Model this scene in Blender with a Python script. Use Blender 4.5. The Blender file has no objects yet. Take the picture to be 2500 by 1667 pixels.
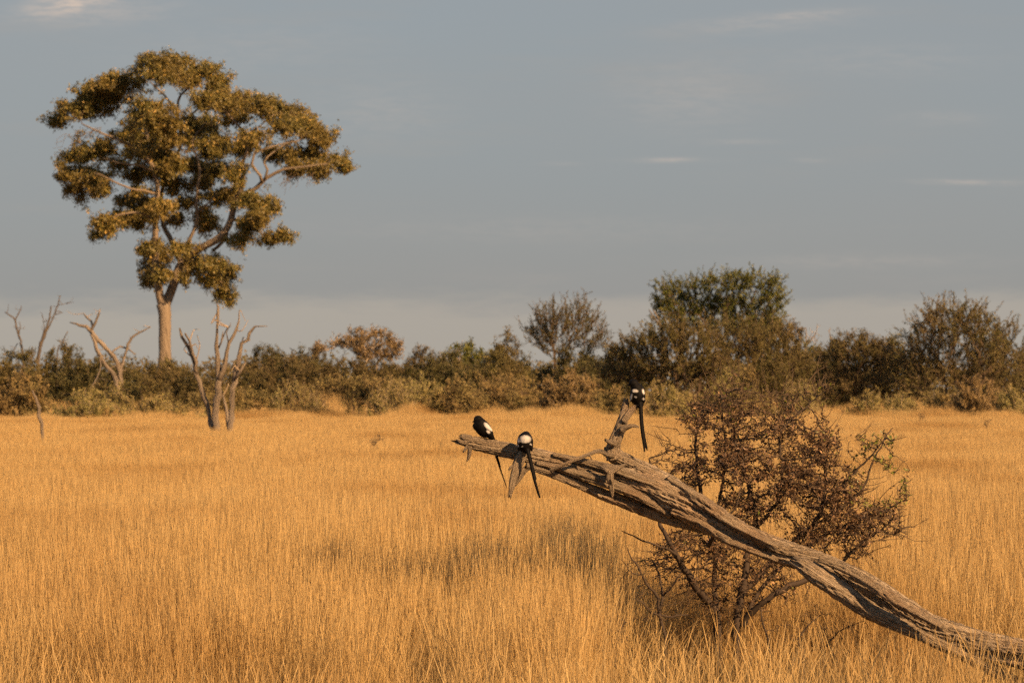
import bpy, math, random
import numpy as np
from mathutils import Vector, Matrix, noise as mnoise

# ------------------------------------------------------------------ camera, sky, sun, exposure
scene = bpy.context.scene
COL = scene.collection
F = 10000.0                 # focal length in photograph pixels (2500 wide)
CAMH = 1.85                 # eye height above the ground
HOR = 950.0                 # row of the horizon
PITCH = math.atan((HOR - 833.5) / F)
cd = bpy.data.cameras.new('camera'); cam = bpy.data.objects.new('camera', cd); COL.objects.link(cam)
cam.location = (0, 0, CAMH); cam.rotation_euler = (math.pi/2 + PITCH, 0, 0)
cd.sensor_width = 36.0; cd.lens = 36.0 * F / 2500.0
cd.clip_start = 0.5; cd.clip_end = 6000
cd.dof.use_dof = True; cd.dof.focus_distance = 25.0; cd.dof.aperture_fstop = 9.5
scene.camera = cam
scene.view_settings.view_transform = 'Standard'; scene.view_settings.look = 'None'
scene.view_settings.exposure = 1.10; scene.view_settings.gamma = 1.0
scene.render.resolution_x = 1024; scene.render.resolution_y = 682
scene.render.engine = 'CYCLES'
scene.cycles.use_denoising = False
scene.cycles.max_bounces = 3; scene.cycles.diffuse_bounces = 2; scene.cycles.glossy_bounces = 1
scene.cycles.transmission_bounces = 2; scene.cycles.sample_clamp_indirect = 4.0
scene.render.filter_size = 1.4
scene.cycles.use_light_tree = False; scene.cycles.adaptive_threshold = .02

SUN_AZ, SUN_EL = math.radians(180 - 43), math.radians(29.0)
to_sun = Vector((math.sin(SUN_AZ)*math.cos(SUN_EL), math.cos(SUN_AZ)*math.cos(SUN_EL), math.sin(SUN_EL)))
sl = bpy.data.lights.new('sun', 'SUN'); sun = bpy.data.objects.new('sun', sl); COL.objects.link(sun)
sl.energy = 5.0; sl.color = (1.0, 0.61, 0.295); sl.angle = math.radians(0.55)
sun.rotation_euler = to_sun.to_track_quat('Z', 'Y').to_euler()

world = bpy.data.worlds.new('World'); scene.world = world; world.use_nodes = True
world.cycles.sampling_method = 'MANUAL'; world.cycles.sample_map_resolution = 512
def build_world():
    nt = world.node_tree; N = nt.nodes; L = nt.links; N.clear()
    out = N.new('ShaderNodeOutputWorld'); bg = N.new('ShaderNodeBackground')
    L.new(bg.outputs[0], out.inputs[0])
    sky = N.new('ShaderNodeTexSky'); sky.sky_type = 'NISHITA'; sky.sun_disc = False
    sky.sun_elevation = SUN_EL; sky.sun_rotation = SUN_AZ; sky.dust_density = 2.5; sky.air_density = 1.0
    bg.inputs['Strength'].default_value = 0.05
    tc = N.new('ShaderNodeTexCoord'); sep = N.new('ShaderNodeSeparateXYZ'); L.new(tc.outputs['Generated'], sep.inputs[0])
    def m(op, a, b=None, c=None, clamp=False):
        n = N.new('ShaderNodeMath'); n.operation = op; n.use_clamp = clamp
        for i, v in enumerate((a, b, c)):
            if v is None: continue
            if isinstance(v, (int, float)): n.inputs[i].default_value = v
            else: L.new(v, n.inputs[i])
        return n.outputs[0]
    az = m('ARCTAN2', sep.outputs[0], sep.outputs[1]); el = m('ARCSINE', sep.outputs[2])
    def nz(sa, se, detail, rough, off=0.0):
        cx = N.new('ShaderNodeCombineXYZ'); L.new(m('MULTIPLY', az, sa), cx.inputs[0]); L.new(m('MULTIPLY', el, se), cx.inputs[1]); cx.inputs[2].default_value = off
        t = N.new('ShaderNodeTexNoise'); t.inputs['Scale'].default_value = 1.0; t.inputs['Detail'].default_value = detail; t.inputs['Roughness'].default_value = rough
        L.new(cx.outputs[0], t.inputs['Vector']); return t.outputs[0]
    def mix(f, a, b):
        n = N.new('ShaderNodeMix'); n.data_type = 'RGBA'
        if isinstance(f, (int, float)): n.inputs[0].default_value = f
        else: L.new(f, n.inputs[0])
        for i, v in ((6, a), (7, b)):
            if isinstance(v, tuple): n.inputs[i].default_value = (*v, 1)
            else: L.new(v, n.inputs[i])
        return n.outputs[2]
    def sstep(v, a, b):
        n = N.new('ShaderNodeMapRange'); n.interpolation_type = 'SMOOTHSTEP'
        L.new(v, n.inputs[0]); n.inputs[1].default_value = a; n.inputs[2].default_value = b
        return n.outputs[0]
    # thin high veil of stratus over the clear sky; values x10 because of the 0.1 strength
    veil_hi = (2.36, 3.00, 3.80); veil_lo = (3.22, 3.13, 2.95); veil_mid = (2.80, 3.06, 3.28)
    v = mix(sstep(el, 0.0, 0.060), veil_lo, veil_mid)
    v = mix(sstep(el, 0.03, 0.26), v, veil_hi)
    # edge of a far cloud bank just above the horizon
    edge = m('ADD', el, m('MULTIPLY', m('SUBTRACT', nz(22, 90, 6, .6, 3.0), .5), .016))
    bank = m('SUBTRACT', 1.0, sstep(edge, 0.0180, 0.0250))
    v = mix(m('MULTIPLY', bank, .80), v, (4.85, 4.30, 3.62))
    col = mix(0.80, sky.outputs[0], v)
    # broad soft unevenness of the veil
    soft = m('MULTIPLY', m('SUBTRACT', nz(7, 26, 5, .55, 9.0), .5), .9)
    soft2 = sstep(nz(16, 120, 6, .6, 1.7), .50, .78)
    col = mix(m('ADD', .30, soft, clamp=True), col, mix(.5, col, (3.28, 3.02, 2.84)))
    col = mix(m('MULTIPLY', soft2, .22), col, (3.6, 3.3, 3.0))
    # the few bright wisps: (azimuth px, elevation px, half width, half height, strength, slant)
    wisp = None
    tex = sstep(nz(130, 620, 6, .65, 5.0), .34, .66)
    for (x, y, sx, sy, s, k) in ((175, 12, 100, 24, 1.9, -.18), (270, 40, 150, 26, .42, -.1), (1960, 38, 130, 12, .45, -.06), (1850, 62, 210, 20, .30, -.05),
                              (1640, 389, 44, 5, .3, 0), (1640, 392, 100, 6, .35, 0), (2320, 447, 80, 6, .42, .02), (2420, 450, 110, 7, .30, .02),
                              (1810, 348, 80, 7, .22, 0), (2300, 292, 110, 16, .20, 0), (1370, 400, 40, 5, .25, 0), (1980, 393, 40, 6, .25, 0),
                              (1680, 235, 160, 80, .26, 0), (930, 270, 160, 70, .22, 0), (600, 120, 300, 60, .16, -.05), (2150, 150, 260, 40, .18, 0), (1300, 560, 500, 30, .14, 0), (2100, 640, 300, 18, .22, 0)):
        a0 = math.atan((x - 1250) / F); e0 = math.atan((HOR - y) / F)
        da = m('SUBTRACT', az, a0)
        de = m('SUBTRACT', m('SUBTRACT', el, e0), m('MULTIPLY', da, -k))
        q = m('ADD', m('POWER', m('MULTIPLY', m('ABSOLUTE', da), F / sx), 2.0), m('POWER', m('MULTIPLY', m('ABSOLUTE', de), F / sy), 2.0))
        g = m('MULTIPLY', m('POWER', math.e, m('MULTIPLY', q, -1.0)), s * .62)
        wisp = g if wisp is None else m('ADD', wisp, g)
    w = m('MULTIPLY', wisp, m('ADD', .25, m('MULTIPLY', tex, .75)), clamp=True)
    col = mix(w, col, (6.0, 4.9, 4.1))
    L.new(col, bg.inputs['Color'])
build_world()

# ------------------------------------------------------------------ helpers
SP, CP = math.sin(PITCH), math.cos(PITCH)
def P(px, py, d):
    """world point seen at photograph pixel (px, py) and lying d metres in front of the camera (along +Y)"""
    dx = (px - 1250.0) / F; dy = (833.5 - py) / F
    s = d / (CP - dy * SP)
    return Vector((s * dx, d, CAMH + s * (SP + dy * CP)))
def ground_z(x, y): return 0.0
def tag(o, label=None, cat=None, group=None, kind=None):
    for k, v in (('label', label), ('category', cat), ('group', group), ('kind', kind)):
        if v: o[k] = v
    return o
def empty(name, loc, label, cat, group=None):
    o = bpy.data.objects.new(name, None); COL.objects.link(o); o.location = loc; o.empty_display_size = .2
    return tag(o, label, cat, group)

class MB:
    """collects vertices, quads, triangles, uv and one float attribute, then links ONE mesh object"""
    def __init__(s): s.V = []; s.Q = []; s.T = []; s.A = []; s.U = []; s.n = 0
    def add(s, V, Q=None, T=None, a=0.0, uv=None):
        V = np.asarray(V, dtype=np.float64).reshape(-1, 3)
        if Q is not None and len(Q): s.Q.append(np.asarray(Q, dtype=np.int64).reshape(-1, 4) + s.n)
        if T is not None and len(T): s.T.append(np.asarray(T, dtype=np.int64).reshape(-1, 3) + s.n)
        s.V.append(V); s.A.append(np.broadcast_to(np.asarray(a, dtype=np.float64), (len(V),)))
        s.U.append(np.zeros((len(V), 2)) if uv is None else np.asarray(uv)); s.n += len(V)
    def mesh(s, name, mats, smooth=True, origin=(0, 0, 0)):
        V = np.concatenate(s.V) - np.asarray(origin)
        Q = np.concatenate(s.Q) if s.Q else np.zeros((0, 4), int)
        T = np.concatenate(s.T) if s.T else np.zeros((0, 3), int)
        me = bpy.data.meshes.new(name)
        me.vertices.add(len(V)); me.vertices.foreach_set('co', V.ravel())
        nl = Q.size + T.size; li = np.concatenate([Q.ravel(), T.ravel()])
        me.loops.add(nl); me.loops.foreach_set('vertex_index', li)
        tot = np.concatenate([np.full(len(Q), 4), np.full(len(T), 3)])
        me.polygons.add(len(tot)); me.polygons.foreach_set('loop_start', np.concatenate([[0], np.cumsum(tot)[:-1]]).astype(int))
        me.polygons.foreach_set('use_smooth', np.full(len(tot), bool(smooth)))
        me.update(calc_edges=True)
        at = me.attributes.new('tint', 'FLOAT', 'POINT'); at.data.foreach_set('value', np.concatenate(s.A))
        uv = me.uv_layers.new(name='UVMap'); uv.data.foreach_set('uv', np.concatenate(s.U)[li].ravel())
        for m in (mats if isinstance(mats, (list, tuple)) else [mats]): me.materials.append(m)
        me.validate()
        return me
    def build(s, name, mats, parent=None, smooth=True):
        org = tuple(parent.location) if parent is not None and parent.parent is None else (0, 0, 0)
        if parent is not None and parent.parent is not None: org = tuple(parent.parent.location)
        o = bpy.data.objects.new(name, s.mesh(name, mats, smooth, org)); COL.objects.link(o)
        if parent is not None: o.parent = parent
        return o

def unit(v):
    return v / np.maximum(np.linalg.norm(v, axis=-1, keepdims=True), 1e-9)
def perp(D):
    a = np.where(np.abs(D[:, 2:3]) < .9, np.array([[0., 0., 1.]]), np.array([[1., 0., 0.]]))
    n1 = unit(np.cross(D, a)); return n1, np.cross(D, n1)
def segs(mb, p0, p1, r0, r1, k=3, a=0.5):
    p0 = np.asarray(p0, float); p1 = np.asarray(p1, float); n = len(p0)
    if n == 0: return
    D = unit(p1 - p0); n1, n2 = perp(D)
    r0 = np.broadcast_to(r0, (n,)); r1 = np.broadcast_to(r1, (n,))
    th = np.arange(k) * 2 * np.pi / k
    ring = n1[:, None, :] * np.cos(th)[None, :, None] + n2[:, None, :] * np.sin(th)[None, :, None]
    V = np.concatenate([p0[:, None] + ring * r0[:, None, None], p1[:, None] + ring * r1[:, None, None]], 1)
    b = (np.arange(n) * 2 * k)[:, None]; j = np.arange(k)[None, :]; j2 = (j + 1) % k
    Q = np.stack([b + j, b + j2, b + k + j2, b + k + j], -1).reshape(-1, 4)
    mb.add(V.reshape(-1, 3), Q, None, np.repeat(np.broadcast_to(a, (n,)), 2 * k))
def leaves(mb, pts, ln, wd, rng, bias=(0, 0, 0), tint=None, flat=0.0, tri=False):
    pts = np.asarray(pts, float); n = len(pts)
    if n == 0: return
    d = unit(rng.normal(size=(n, 3)) + np.asarray(bias)); nr = rng.normal(size=(n, 3)); nr[:, 2] += flat
    side = unit(np.cross(d, nr)); up = np.cross(side, d)
    L = ln * rng.uniform(.6, 1.25, n)[:, None]; W = wd * rng.uniform(.6, 1.25, n)[:, None] * .5
    if tri:
        V = np.stack([pts - side*W, pts + side*W, pts + d*L], 1); t = rng.uniform(0, 1, n) if tint is None else np.clip(tint, 0, 1)
        mb.add(V.reshape(-1, 3), None, np.arange(n * 3).reshape(n, 3), np.repeat(t, 3)); return
    V = np.stack([pts, pts + d*L*.5 + side*W + up*W*.35, pts + d*L, pts + d*L*.5 - side*W + up*W*.35], 1)
    Q = np.arange(n * 4).reshape(n, 4)
    t = rng.uniform(0, 1, n) if tint is None else np.clip(tint, 0, 1)
    mb.add(V.reshape(-1, 3), Q, None, np.repeat(t, 4))
def resample(pts, rad, step):
    """Catmull-Rom through the points, spaced about step metres"""
    pts = np.array([tuple(p) for p in pts], float); rad = np.array(rad, float)
    n = len(pts)
    if n == 2: pe = np.vstack([2*pts[0]-pts[1], pts, 2*pts[1]-pts[0]])
    else: pe = np.vstack([2*pts[0]-pts[1], pts, 2*pts[-1]-pts[-2]])
    C, R = [], []
    for i in range(n - 1):
        m = max(1, int(np.linalg.norm(pts[i+1] - pts[i]) / step))
        t = (np.arange(m) / m)[:, None]
        a, b, c, d = pe[i], pe[i+1], pe[i+2], pe[i+3]
        C.append(.5*((2*b) + (-a+c)*t + (2*a-5*b+4*c-d)*t*t + (-a+3*b-3*c+d)*t**3)); R.append(rad[i] + (rad[i+1]-rad[i])*t[:, 0])
    C.append(pts[-1:]); R.append(rad[-1:])
    return np.concatenate(C), np.concatenate(R)
def tube(mb, pts, rad, step, k=12, seed=0, flute=.0, crack=.0, twist=0.0, jag=(0, 0), fl_freq=1.3, wob=0.0, cfreq=3.2, tint=.5, oval=None):
    C, R = resample(pts, rad, step); n = len(C)
    if wob:
        for i in range(1, n):
            o = mnoise.noise_vector(Vector(C[i]) * (0.35 / max(wob, 1e-3)) + Vector((seed * 7.1, 0, 0))); C[i] += np.array(o) * wob
    T = unit(np.gradient(C, axis=0)); S = np.concatenate([[0], np.cumsum(np.linalg.norm(np.diff(C, axis=0), axis=1))])
    u = np.cross(T[0], (0, 1, 0)); u = u / (np.linalg.norm(u) + 1e-9)
    V = np.zeros((n, k, 3)); UV = np.zeros((n, k, 2)); off = Vector((seed * 13.7, seed * 5.3, 0))
    for i in range(n):
        u = u - T[i] * np.dot(u, T[i]); u /= (np.linalg.norm(u) + 1e-9); w = np.cross(T[i], u)
        for j in range(k):
            th = 2 * math.pi * j / k; r = R[i]; c, s = math.cos(th), math.sin(th)
            ct, st = math.cos(th + twist * S[i]), math.sin(th + twist * S[i])
            if flute:
                r *= 1 + flute * (mnoise.noise(Vector((ct * fl_freq, st * fl_freq, S[i] * 1.1)) + off) + .5 * mnoise.noise(Vector((ct * fl_freq * 2.6, st * fl_freq * 2.6, S[i] * 2.2)) + off))
            if crack:
                q = mnoise.noise(Vector((ct * cfreq, st * cfreq, S[i] * 1.5)) + off * 2)
                q2 = mnoise.noise(Vector((ct * cfreq * 2.3, st * cfreq * 2.3, S[i] * 4.5)) + off * 3)
                r -= crack * R[i] * max(0., 1 - abs(q) / .13) + crack * .45 * R[i] * max(0., 1 - abs(q2) / .16)
                r += crack * .25 * R[i] * mnoise.noise(Vector((ct * 7, st * 7, S[i] * 26)) + off)
            ax = 0.0
            if jag[0] and i < 4: ax -= jag[0] * R[0] * (1 - i / 4) * (mnoise.noise(Vector((c * 2.3, s * 2.3, seed))) * 1.6)
            if jag[1] and i > n - 5: ax += jag[1] * R[-1] * (1 - (n - 1 - i) / 4) * (mnoise.noise(Vector((c * 2.3, s * 2.3, seed + 9.))) * 1.6)
            o1 = 1.0 if oval is None else oval
            V[i, j] = C[i] + (u * c * o1 + w * s) * r + T[i] * ax
            UV[i, j] = (j / k, S[i])
    b = (np.arange(n - 1) * k)[:, None]; j = np.arange(k)[None, :]; j2 = (j + 1) % k
    Q = np.stack([b + j, b + j2, b + k + j2, b + k + j], -1).reshape(-1, 4)
    Vf = V.reshape(-1, 3); uvf = UV.reshape(-1, 2)
    c0 = V[0].mean(0); c1 = V[-1].mean(0) - (T[-1] * R[-1] * .25 if jag[1] else 0)
    Vf = np.vstack([Vf, c0, c1]); uvf = np.vstack([uvf, [[.5, 0]], [[.5, S[-1]]]])
    e = n * k; jj = np.arange(k)
    Tt = np.concatenate([np.stack([np.full(k, e), (jj + 1) % k, jj], -1), np.stack([np.full(k, e + 1), (n-1)*k + jj, (n-1)*k + (jj+1) % k], -1)])
    mb.add(Vf, Q, Tt, tint, uvf)
    return C, R

def colonize(seeds, par, attr, di, dk, step, rng, iters=160, jit=.25, bias=(0, 0, 0), maxn=9000):
    """space colonisation: grow a branch skeleton from the seed nodes towards the attractor points"""
    pos = np.zeros((maxn, 3)); pa = np.full(maxn, -1); n = len(seeds)
    pos[:n] = seeds; pa[:n] = par; grew = np.zeros(maxn, int)
    A = np.asarray(attr, float); nd = np.full(len(A), 1e9); ni = np.zeros(len(A), int)
    def upd(lo, hi):
        for s in range(lo, hi, 400):
            e = min(hi, s + 400)
            D = np.linalg.norm(A[:, None] - pos[None, s:e], axis=2); k = D.argmin(1); dm = D[np.arange(len(A)), k]
            b = dm < nd; nd[b] = dm[b]; ni[b] = k[b] + s
    upd(0, n); alive = nd > dk
    for it in range(iters):
        act = alive & (nd < di)
        if not act.any(): break
        S = np.zeros((n, 3)); np.add.at(S, ni[act], unit(A[act] - pos[ni[act]]))
        g = np.where((np.abs(S).sum(1) > 1e-6) & (grew[:n] < 3))[0]
        if len(g) == 0: break
        d = unit(unit(S[g]) + rng.normal(size=(len(g), 3)) * jit + np.asarray(bias))
        new = pos[g] + d * step
        if n + len(g) >= maxn: break
        pos[n:n+len(g)] = new; pa[n:n+len(g)] = g; grew[g] += 1
        upd(n, n + len(g)); n += len(g); alive &= nd > dk
    return pos[:n].copy(), pa[:n].copy()
def pipe(pa, tip, ex=2.3, cap=None):
    n = len(pa); acc = np.zeros(n)
    for i in range(n - 1, -1, -1):
        if acc[i] == 0: acc[i] = tip ** ex
        if pa[i] >= 0: acc[pa[i]] += acc[i]
    r = acc ** (1 / ex)
    return r if cap is None else np.minimum(r, cap)
def skeleton_mesh(mb, pos, pa, r, start=0, k=3, rng=None):
    i = np.arange(max(start, 1), len(pos)); i = i[pa[i] >= 0]
    r0 = np.minimum(r[pa[i]], r[i] * 1.5)
    segs(mb, pos[pa[i]], pos[i], r0, r[i], k, rng.uniform(0, 1, len(i)) if rng is not None else .5)
def is_tip(pa):
    c = np.zeros(len(pa), int); np.add.at(c, pa[pa >= 0], 1); return c == 0

# ------------------------------------------------------------------ materials
def newmat(name):
    m = bpy.data.materials.new(name); m.use_nodes = True; m.node_tree.nodes.clear(); return m, m.node_tree.nodes, m.node_tree.links
def nd_(N, t, **k):
    n = N.new(t)
    for a, v in k.items(): setattr(n, a, v)
    return n
def ramp(N, L, fac, stops):
    r = N.new('ShaderNodeValToRGB'); e = r.color_ramp.elements
    while len(e) < len(stops): e.new(.5)
    for el, (p, c) in zip(e, stops): el.position = p; el.color = (*c, 1)
    L.new(fac, r.inputs[0]); return r.outputs[0]
def mixc(N, L, f, a, b, mode='MIX'):
    n = N.new('ShaderNodeMix'); n.data_type = 'RGBA'; n.blend_type = mode
    if isinstance(f, float): n.inputs[0].default_value = f
    else: L.new(f, n.inputs[0])
    for i, v in ((6, a), (7, b)):
        if isinstance(v, tuple): n.inputs[i].default_value = (*v, 1)
        else: L.new(v, n.inputs[i])
    return n.outputs[2]
def leaf_mat(name, stops, trans=.25, rough=.5, spec=.3, patch=None, pscale=.5):
    m, N, L = newmat(name)
    at = nd_(N, 'ShaderNodeAttribute', attribute_name='tint')
    c = ramp(N, L, at.outputs['Fac'], stops)
    if patch:
        g = N.new('ShaderNodeNewGeometry'); t = N.new('ShaderNodeTexNoise'); t.inputs['Scale'].default_value = pscale; t.inputs['Detail'].default_value = 2
        L.new(g.outputs['Position'], t.inputs['Vector'])
        f = ramp(N, L, t.outputs[0], [(.42, (0, 0, 0)), (.62, (1, 1, 1))])
        c = mixc(N, L, f, c, mixc(N, L, .6, c, patch))
    b = N.new('ShaderNodeBsdfPrincipled'); b.inputs['Roughness'].default_value = rough; b.inputs['Specular IOR Level'].default_value = spec
    tr = N.new('ShaderNodeBsdfTranslucent'); mx = N.new('ShaderNodeMixShader'); mx.inputs[0].default_value = trans
    o = N.new('ShaderNodeOutputMaterial')
    L.new(c, b.inputs['Base Color']); L.new(c, tr.inputs[0]); L.new(b.outputs[0], mx.inputs[1]); L.new(tr.outputs[0], mx.inputs[2]); L.new(mx.outputs[0], o.inputs[0])
    return m
def twig_mat(name, c1, c2, rough=.85):
    m, N, L = newmat(name)
    at = nd_(N, 'ShaderNodeAttribute', attribute_name='tint'); c = ramp(N, L, at.outputs['Fac'], [(0, c1), (1, c2)])
    b = N.new('ShaderNodeBsdfPrincipled'); b.inputs['Roughness'].default_value = rough; b.inputs['Specular IOR Level'].default_value = .2
    o = N.new('ShaderNodeOutputMaterial'); L.new(c, b.inputs['Base Color']); L.new(b.outputs[0], o.inputs[0]); return m
def wood_mat(name, stops, uscale=14, vscale=2.2, bump=.5, dist=.012, fine=60, stain=None, pale=None, crackc=None):
    """weathered wood or bark, grain running along the limb (UV: around, metres along)"""
    m, N, L = newmat(name)
    uv = nd_(N, 'ShaderNodeUVMap', uv_map='UVMap'); sep = N.new('ShaderNodeSeparateXYZ'); L.new(uv.outputs[0], sep.inputs[0])
    def mm(op, a, b=None):
        n = N.new('ShaderNodeMath'); n.operation = op
        for i, v in enumerate((a, b)):
            if v is None: continue
            if isinstance(v, (int, float)): n.inputs[i].default_value = v
            else: L.new(v, n.inputs[i])
        return n.outputs[0]
    ang = mm('ADD', mm('MULTIPLY', sep.outputs[0], 6.28318), mm('MULTIPLY', sep.outputs[1], .55))
    def grain(su, sv, detail, rough=.6):
        cb = N.new('ShaderNodeCombineXYZ'); L.new(mm('MULTIPLY', mm('COSINE', ang), su), cb.inputs[0]); L.new(mm('MULTIPLY', mm('SINE', ang), su), cb.inputs[1]); L.new(mm('MULTIPLY', sep.outputs[1], sv), cb.inputs[2])
        t = N.new('ShaderNodeTexNoise'); t.inputs['Scale'].default_value = 1; t.inputs['Detail'].default_value = detail; t.inputs['Roughness'].default_value = rough; t.inputs['Distortion'].default_value = .35
        L.new(cb.outputs[0], t.inputs['Vector']); return t.outputs[0]
    g1 = grain(uscale * .32, vscale, 5); g2 = grain(uscale * .9, vscale * 3, 6, .7)
    geo = N.new('ShaderNodeNewGeometry'); n3 = N.new('ShaderNodeTexNoise'); n3.inputs['Scale'].default_value = fine; n3.inputs['Detail'].default_value = 4; L.new(geo.outputs['Position'], n3.inputs['Vector'])
    n4 = N.new('ShaderNodeTexNoise'); n4.inputs['Scale'].default_value = fine * .05; n4.inputs['Detail'].default_value = 3; L.new(geo.outputs['Position'], n4.inputs['Vector'])
    f = mm('ADD', mm('MULTIPLY', g1, .5), mm('ADD', mm('MULTIPLY', g2, .35), mm('MULTIPLY', n4.outputs[0], .15)))
    c = ramp(N, L, f, stops)
    if stain:
        c = mixc(N, L, ramp(N, L, n4.outputs[0], [(.52, (0, 0, 0)), (.68, (.8, .8, .8))]), c, stain)
    if pale:
        c = mixc(N, L, ramp(N, L, n3.outputs[0], [(.70, (0, 0, 0)), (.76, (.8, .8, .8))]), c, pale)
    ridge = mm('MULTIPLY', mm('ABSOLUTE', mm('SUBTRACT', g1, .5)), 2.4); ridge2 = mm('MULTIPLY', mm('ABSOLUTE', mm('SUBTRACT', g2, .5)), 2.4)
    if crackc:
        g3 = grain(uscale * .55, vscale * .8, 3, .5); rg = mm('ABSOLUTE', mm('SUBTRACT', g3, .5))
        c = mixc(N, L, ramp(N, L, rg, [(.004, (.9, .9, .9)), (.015, (0, 0, 0))]), c, crackc)
        ridge = mm('ADD', ridge, mm('MULTIPLY', mm('MINIMUM', rg, .03), 9))
    h = mm('ADD', mm('MINIMUM', ridge, .62 if crackc else .35), mm('ADD', mm('MULTIPLY', mm('MINIMUM', ridge2, .3), .6), mm('MULTIPLY', n3.outputs[0], .05)))
    bp = N.new('ShaderNodeBump'); bp.inputs['Strength'].default_value = bump; bp.inputs['Distance'].default_value = dist; L.new(h, bp.inputs['Height'])
    b = N.new('ShaderNodeBsdfPrincipled'); b.inputs['Roughness'].default_value = .8; b.inputs['Specular IOR Level'].default_value = .25
    o = N.new('ShaderNodeOutputMaterial'); L.new(c, b.inputs['Base Color']); L.new(bp.outputs[0], b.inputs['Normal']); L.new(b.outputs[0], o.inputs[0])
    return m

M = {}
M['log'] = wood_mat('weathered_wood', [(.34, (.05, .036, .025)), (.42, (.25, .187, .124)), (.54, (.41, .325, .226)), (.70, (.53, .445, .33))], crackc=(.035, .024, .016), uscale=16, vscale=2.4, bump=1.0, dist=.022, fine=60, stain=(.30, .20, .12))
M['dead'] = wood_mat('dead_wood', [(.40, (.045, .035, .027)), (.47, (.18, .145, .11)), (.7, (.30, .25, .195))], uscale=9, vscale=1.0, bump=.7, dist=.04, fine=10)
M['snag'] = wood_mat('dark_dead_wood', [(.3, (.04, .032, .026)), (.5, (.085, .068, .053)), (.7, (.15, .12, .09))], uscale=8, vscale=1.2, bump=.6, dist=.03, fine=10)
M['bark'] = wood_mat('pale_tree_bark', [(.36, (.07, .054, .039)), (.46, (.18, .14, .10)), (.66, (.27, .215, .155))], uscale=9, vscale=.7, bump=.6, dist=.06, fine=4)
M['twig_pale'] = twig_mat('pale_twig', (.20, .15, .10), (.33, .26, .18))
M['twig_brown'] = twig_mat('brown_twig', (.060, .043, .028), (.12, .085, .055))
M['twig_dark'] = twig_mat('dark_twig', (.048, .033, .021), (.105, .072, .044))
M['leaf_tree'] = leaf_mat('tree_leaf', [(0, (.055, .054, .013)), (.5, (.145, .125, .030)), (.85, (.26, .20, .048)), (1, (.52, .34, .09))], .22, .45, .4, patch=(.16, .115, .032), pscale=.45)
M['leaf_olive'] = leaf_mat('olive_leaf', [(0, (.038, .037, .012)), (.6, (.098, .088, .028)), (1, (.19, .16, .052))], .15, .6, .2, patch=(.13, .095, .038), pscale=.6)
M['leaf_green'] = leaf_mat('green_leaf', [(0, (.036, .044, .008)), (.6, (.095, .105, .018)), (1, (.20, .19, .032))], .2, .5, .3)
M['leaf_dark'] = leaf_mat('dark_leaf', [(0, (.028, .028, .010)), (.6, (.075, .068, .022)), (1, (.14, .115, .040))], .18, .6, .25)
M['leaf_brown'] = leaf_mat('brown_leaf', [(0, (.048, .038, .016)), (.6, (.105, .080, .034)), (1, (.18, .132, .058))], .12, .7, .15, patch=(.085, .078, .026), pscale=.5)
M['leaf_sage'] = leaf_mat('sage_leaf', [(0, (.11, .102, .036)), (.6, (.235, .208, .076)), (1, (.35, .295, .12))], .18, .7, .15, patch=(.26, .19, .075), pscale=.8)
M['leaf_pale'] = leaf_mat('pale_olive_leaf', [(0, (.10, .085, .032)), (.6, (.20, .165, .066)), (1, (.31, .245, .105))], .18, .7, .15, patch=(.25, .165, .07), pscale=.8)
M['leaf_dome'] = leaf_mat('rusty_leaf', [(0, (0.091, 0.065, 0.034)), (.6, (0.182, 0.130, 0.062)), (1, (0.286, 0.195, 0.091))], .15, .7, .15)
M['leaf_tan'] = leaf_mat('tan_leaf', [(0, (.12, .085, .038)), (.6, (.23, .16, .07)), (1, (.33, .24, .105))], .2, .7, .15)
M['bark_dark'] = twig_mat('dark_bark', (.030, .022, .017), (.06, .043, .031))
M['leaf_dry'] = leaf_mat('dry_curled_leaf', [(0, (.030, .018, .010)), (.5, (.095, .054, .027)), (.85, (.19, .11, .055)), (1, (.36, .22, .115))], .12, .55, .3)
M['leaf_fresh'] = leaf_mat('fresh_leaf', [(0, (.09, .11, .018)), (1, (.22, .22, .04))], .35, .4, .4)

# ------------------------------------------------------------------ ground
def build_ground():
    m, N, L = newmat('dry_soil'); g = N.new('ShaderNodeNewGeometry')
    t = N.new('ShaderNodeTexNoise'); t.inputs['Scale'].default_value = .35; t.inputs['Detail'].default_value = 8; t.inputs['Roughness'].default_value = .7; L.new(g.outputs['Position'], t.inputs['Vector'])
    t2 = N.new('ShaderNodeTexNoise'); t2.inputs['Scale'].default_value = 22; t2.inputs['Detail'].default_value = 6; L.new(g.outputs['Position'], t2.inputs['Vector'])
    c = ramp(N, L, t.outputs[0], [(.3, (.14, .10, .06)), (.7, (.26, .19, .11))]); c = mixc(N, L, .6, c, ramp(N, L, t2.outputs[0], [(.35, (.09, .065, .04)), (.65, (.32, .24, .14))]))
    bp = N.new('ShaderNodeBump'); bp.inputs['Distance'].default_value = .03; L.new(t2.outputs[0], bp.inputs['Height'])
    b = N.new('ShaderNodeBsdfPrincipled'); b.inputs['Roughness'].default_value = .95; b.inputs['Specular IOR Level'].default_value = .1
    o = N.new('ShaderNodeOutputMaterial'); L.new(c, b.inputs['Base Color']); L.new(bp.outputs[0], b.inputs['Normal']); L.new(b.outputs[0], o.inputs[0])
    mb = MB(); mb.add([(-2600, -900, 0), (2600, -900, 0), (2600, 4200, 0), (-2600, 4200, 0)], [[0, 1, 2, 3]])
    tag(mb.build('ground', m, smooth=False), 'dry sandy ground under the golden grass', 'ground', kind='structure')
build_ground()

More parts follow.
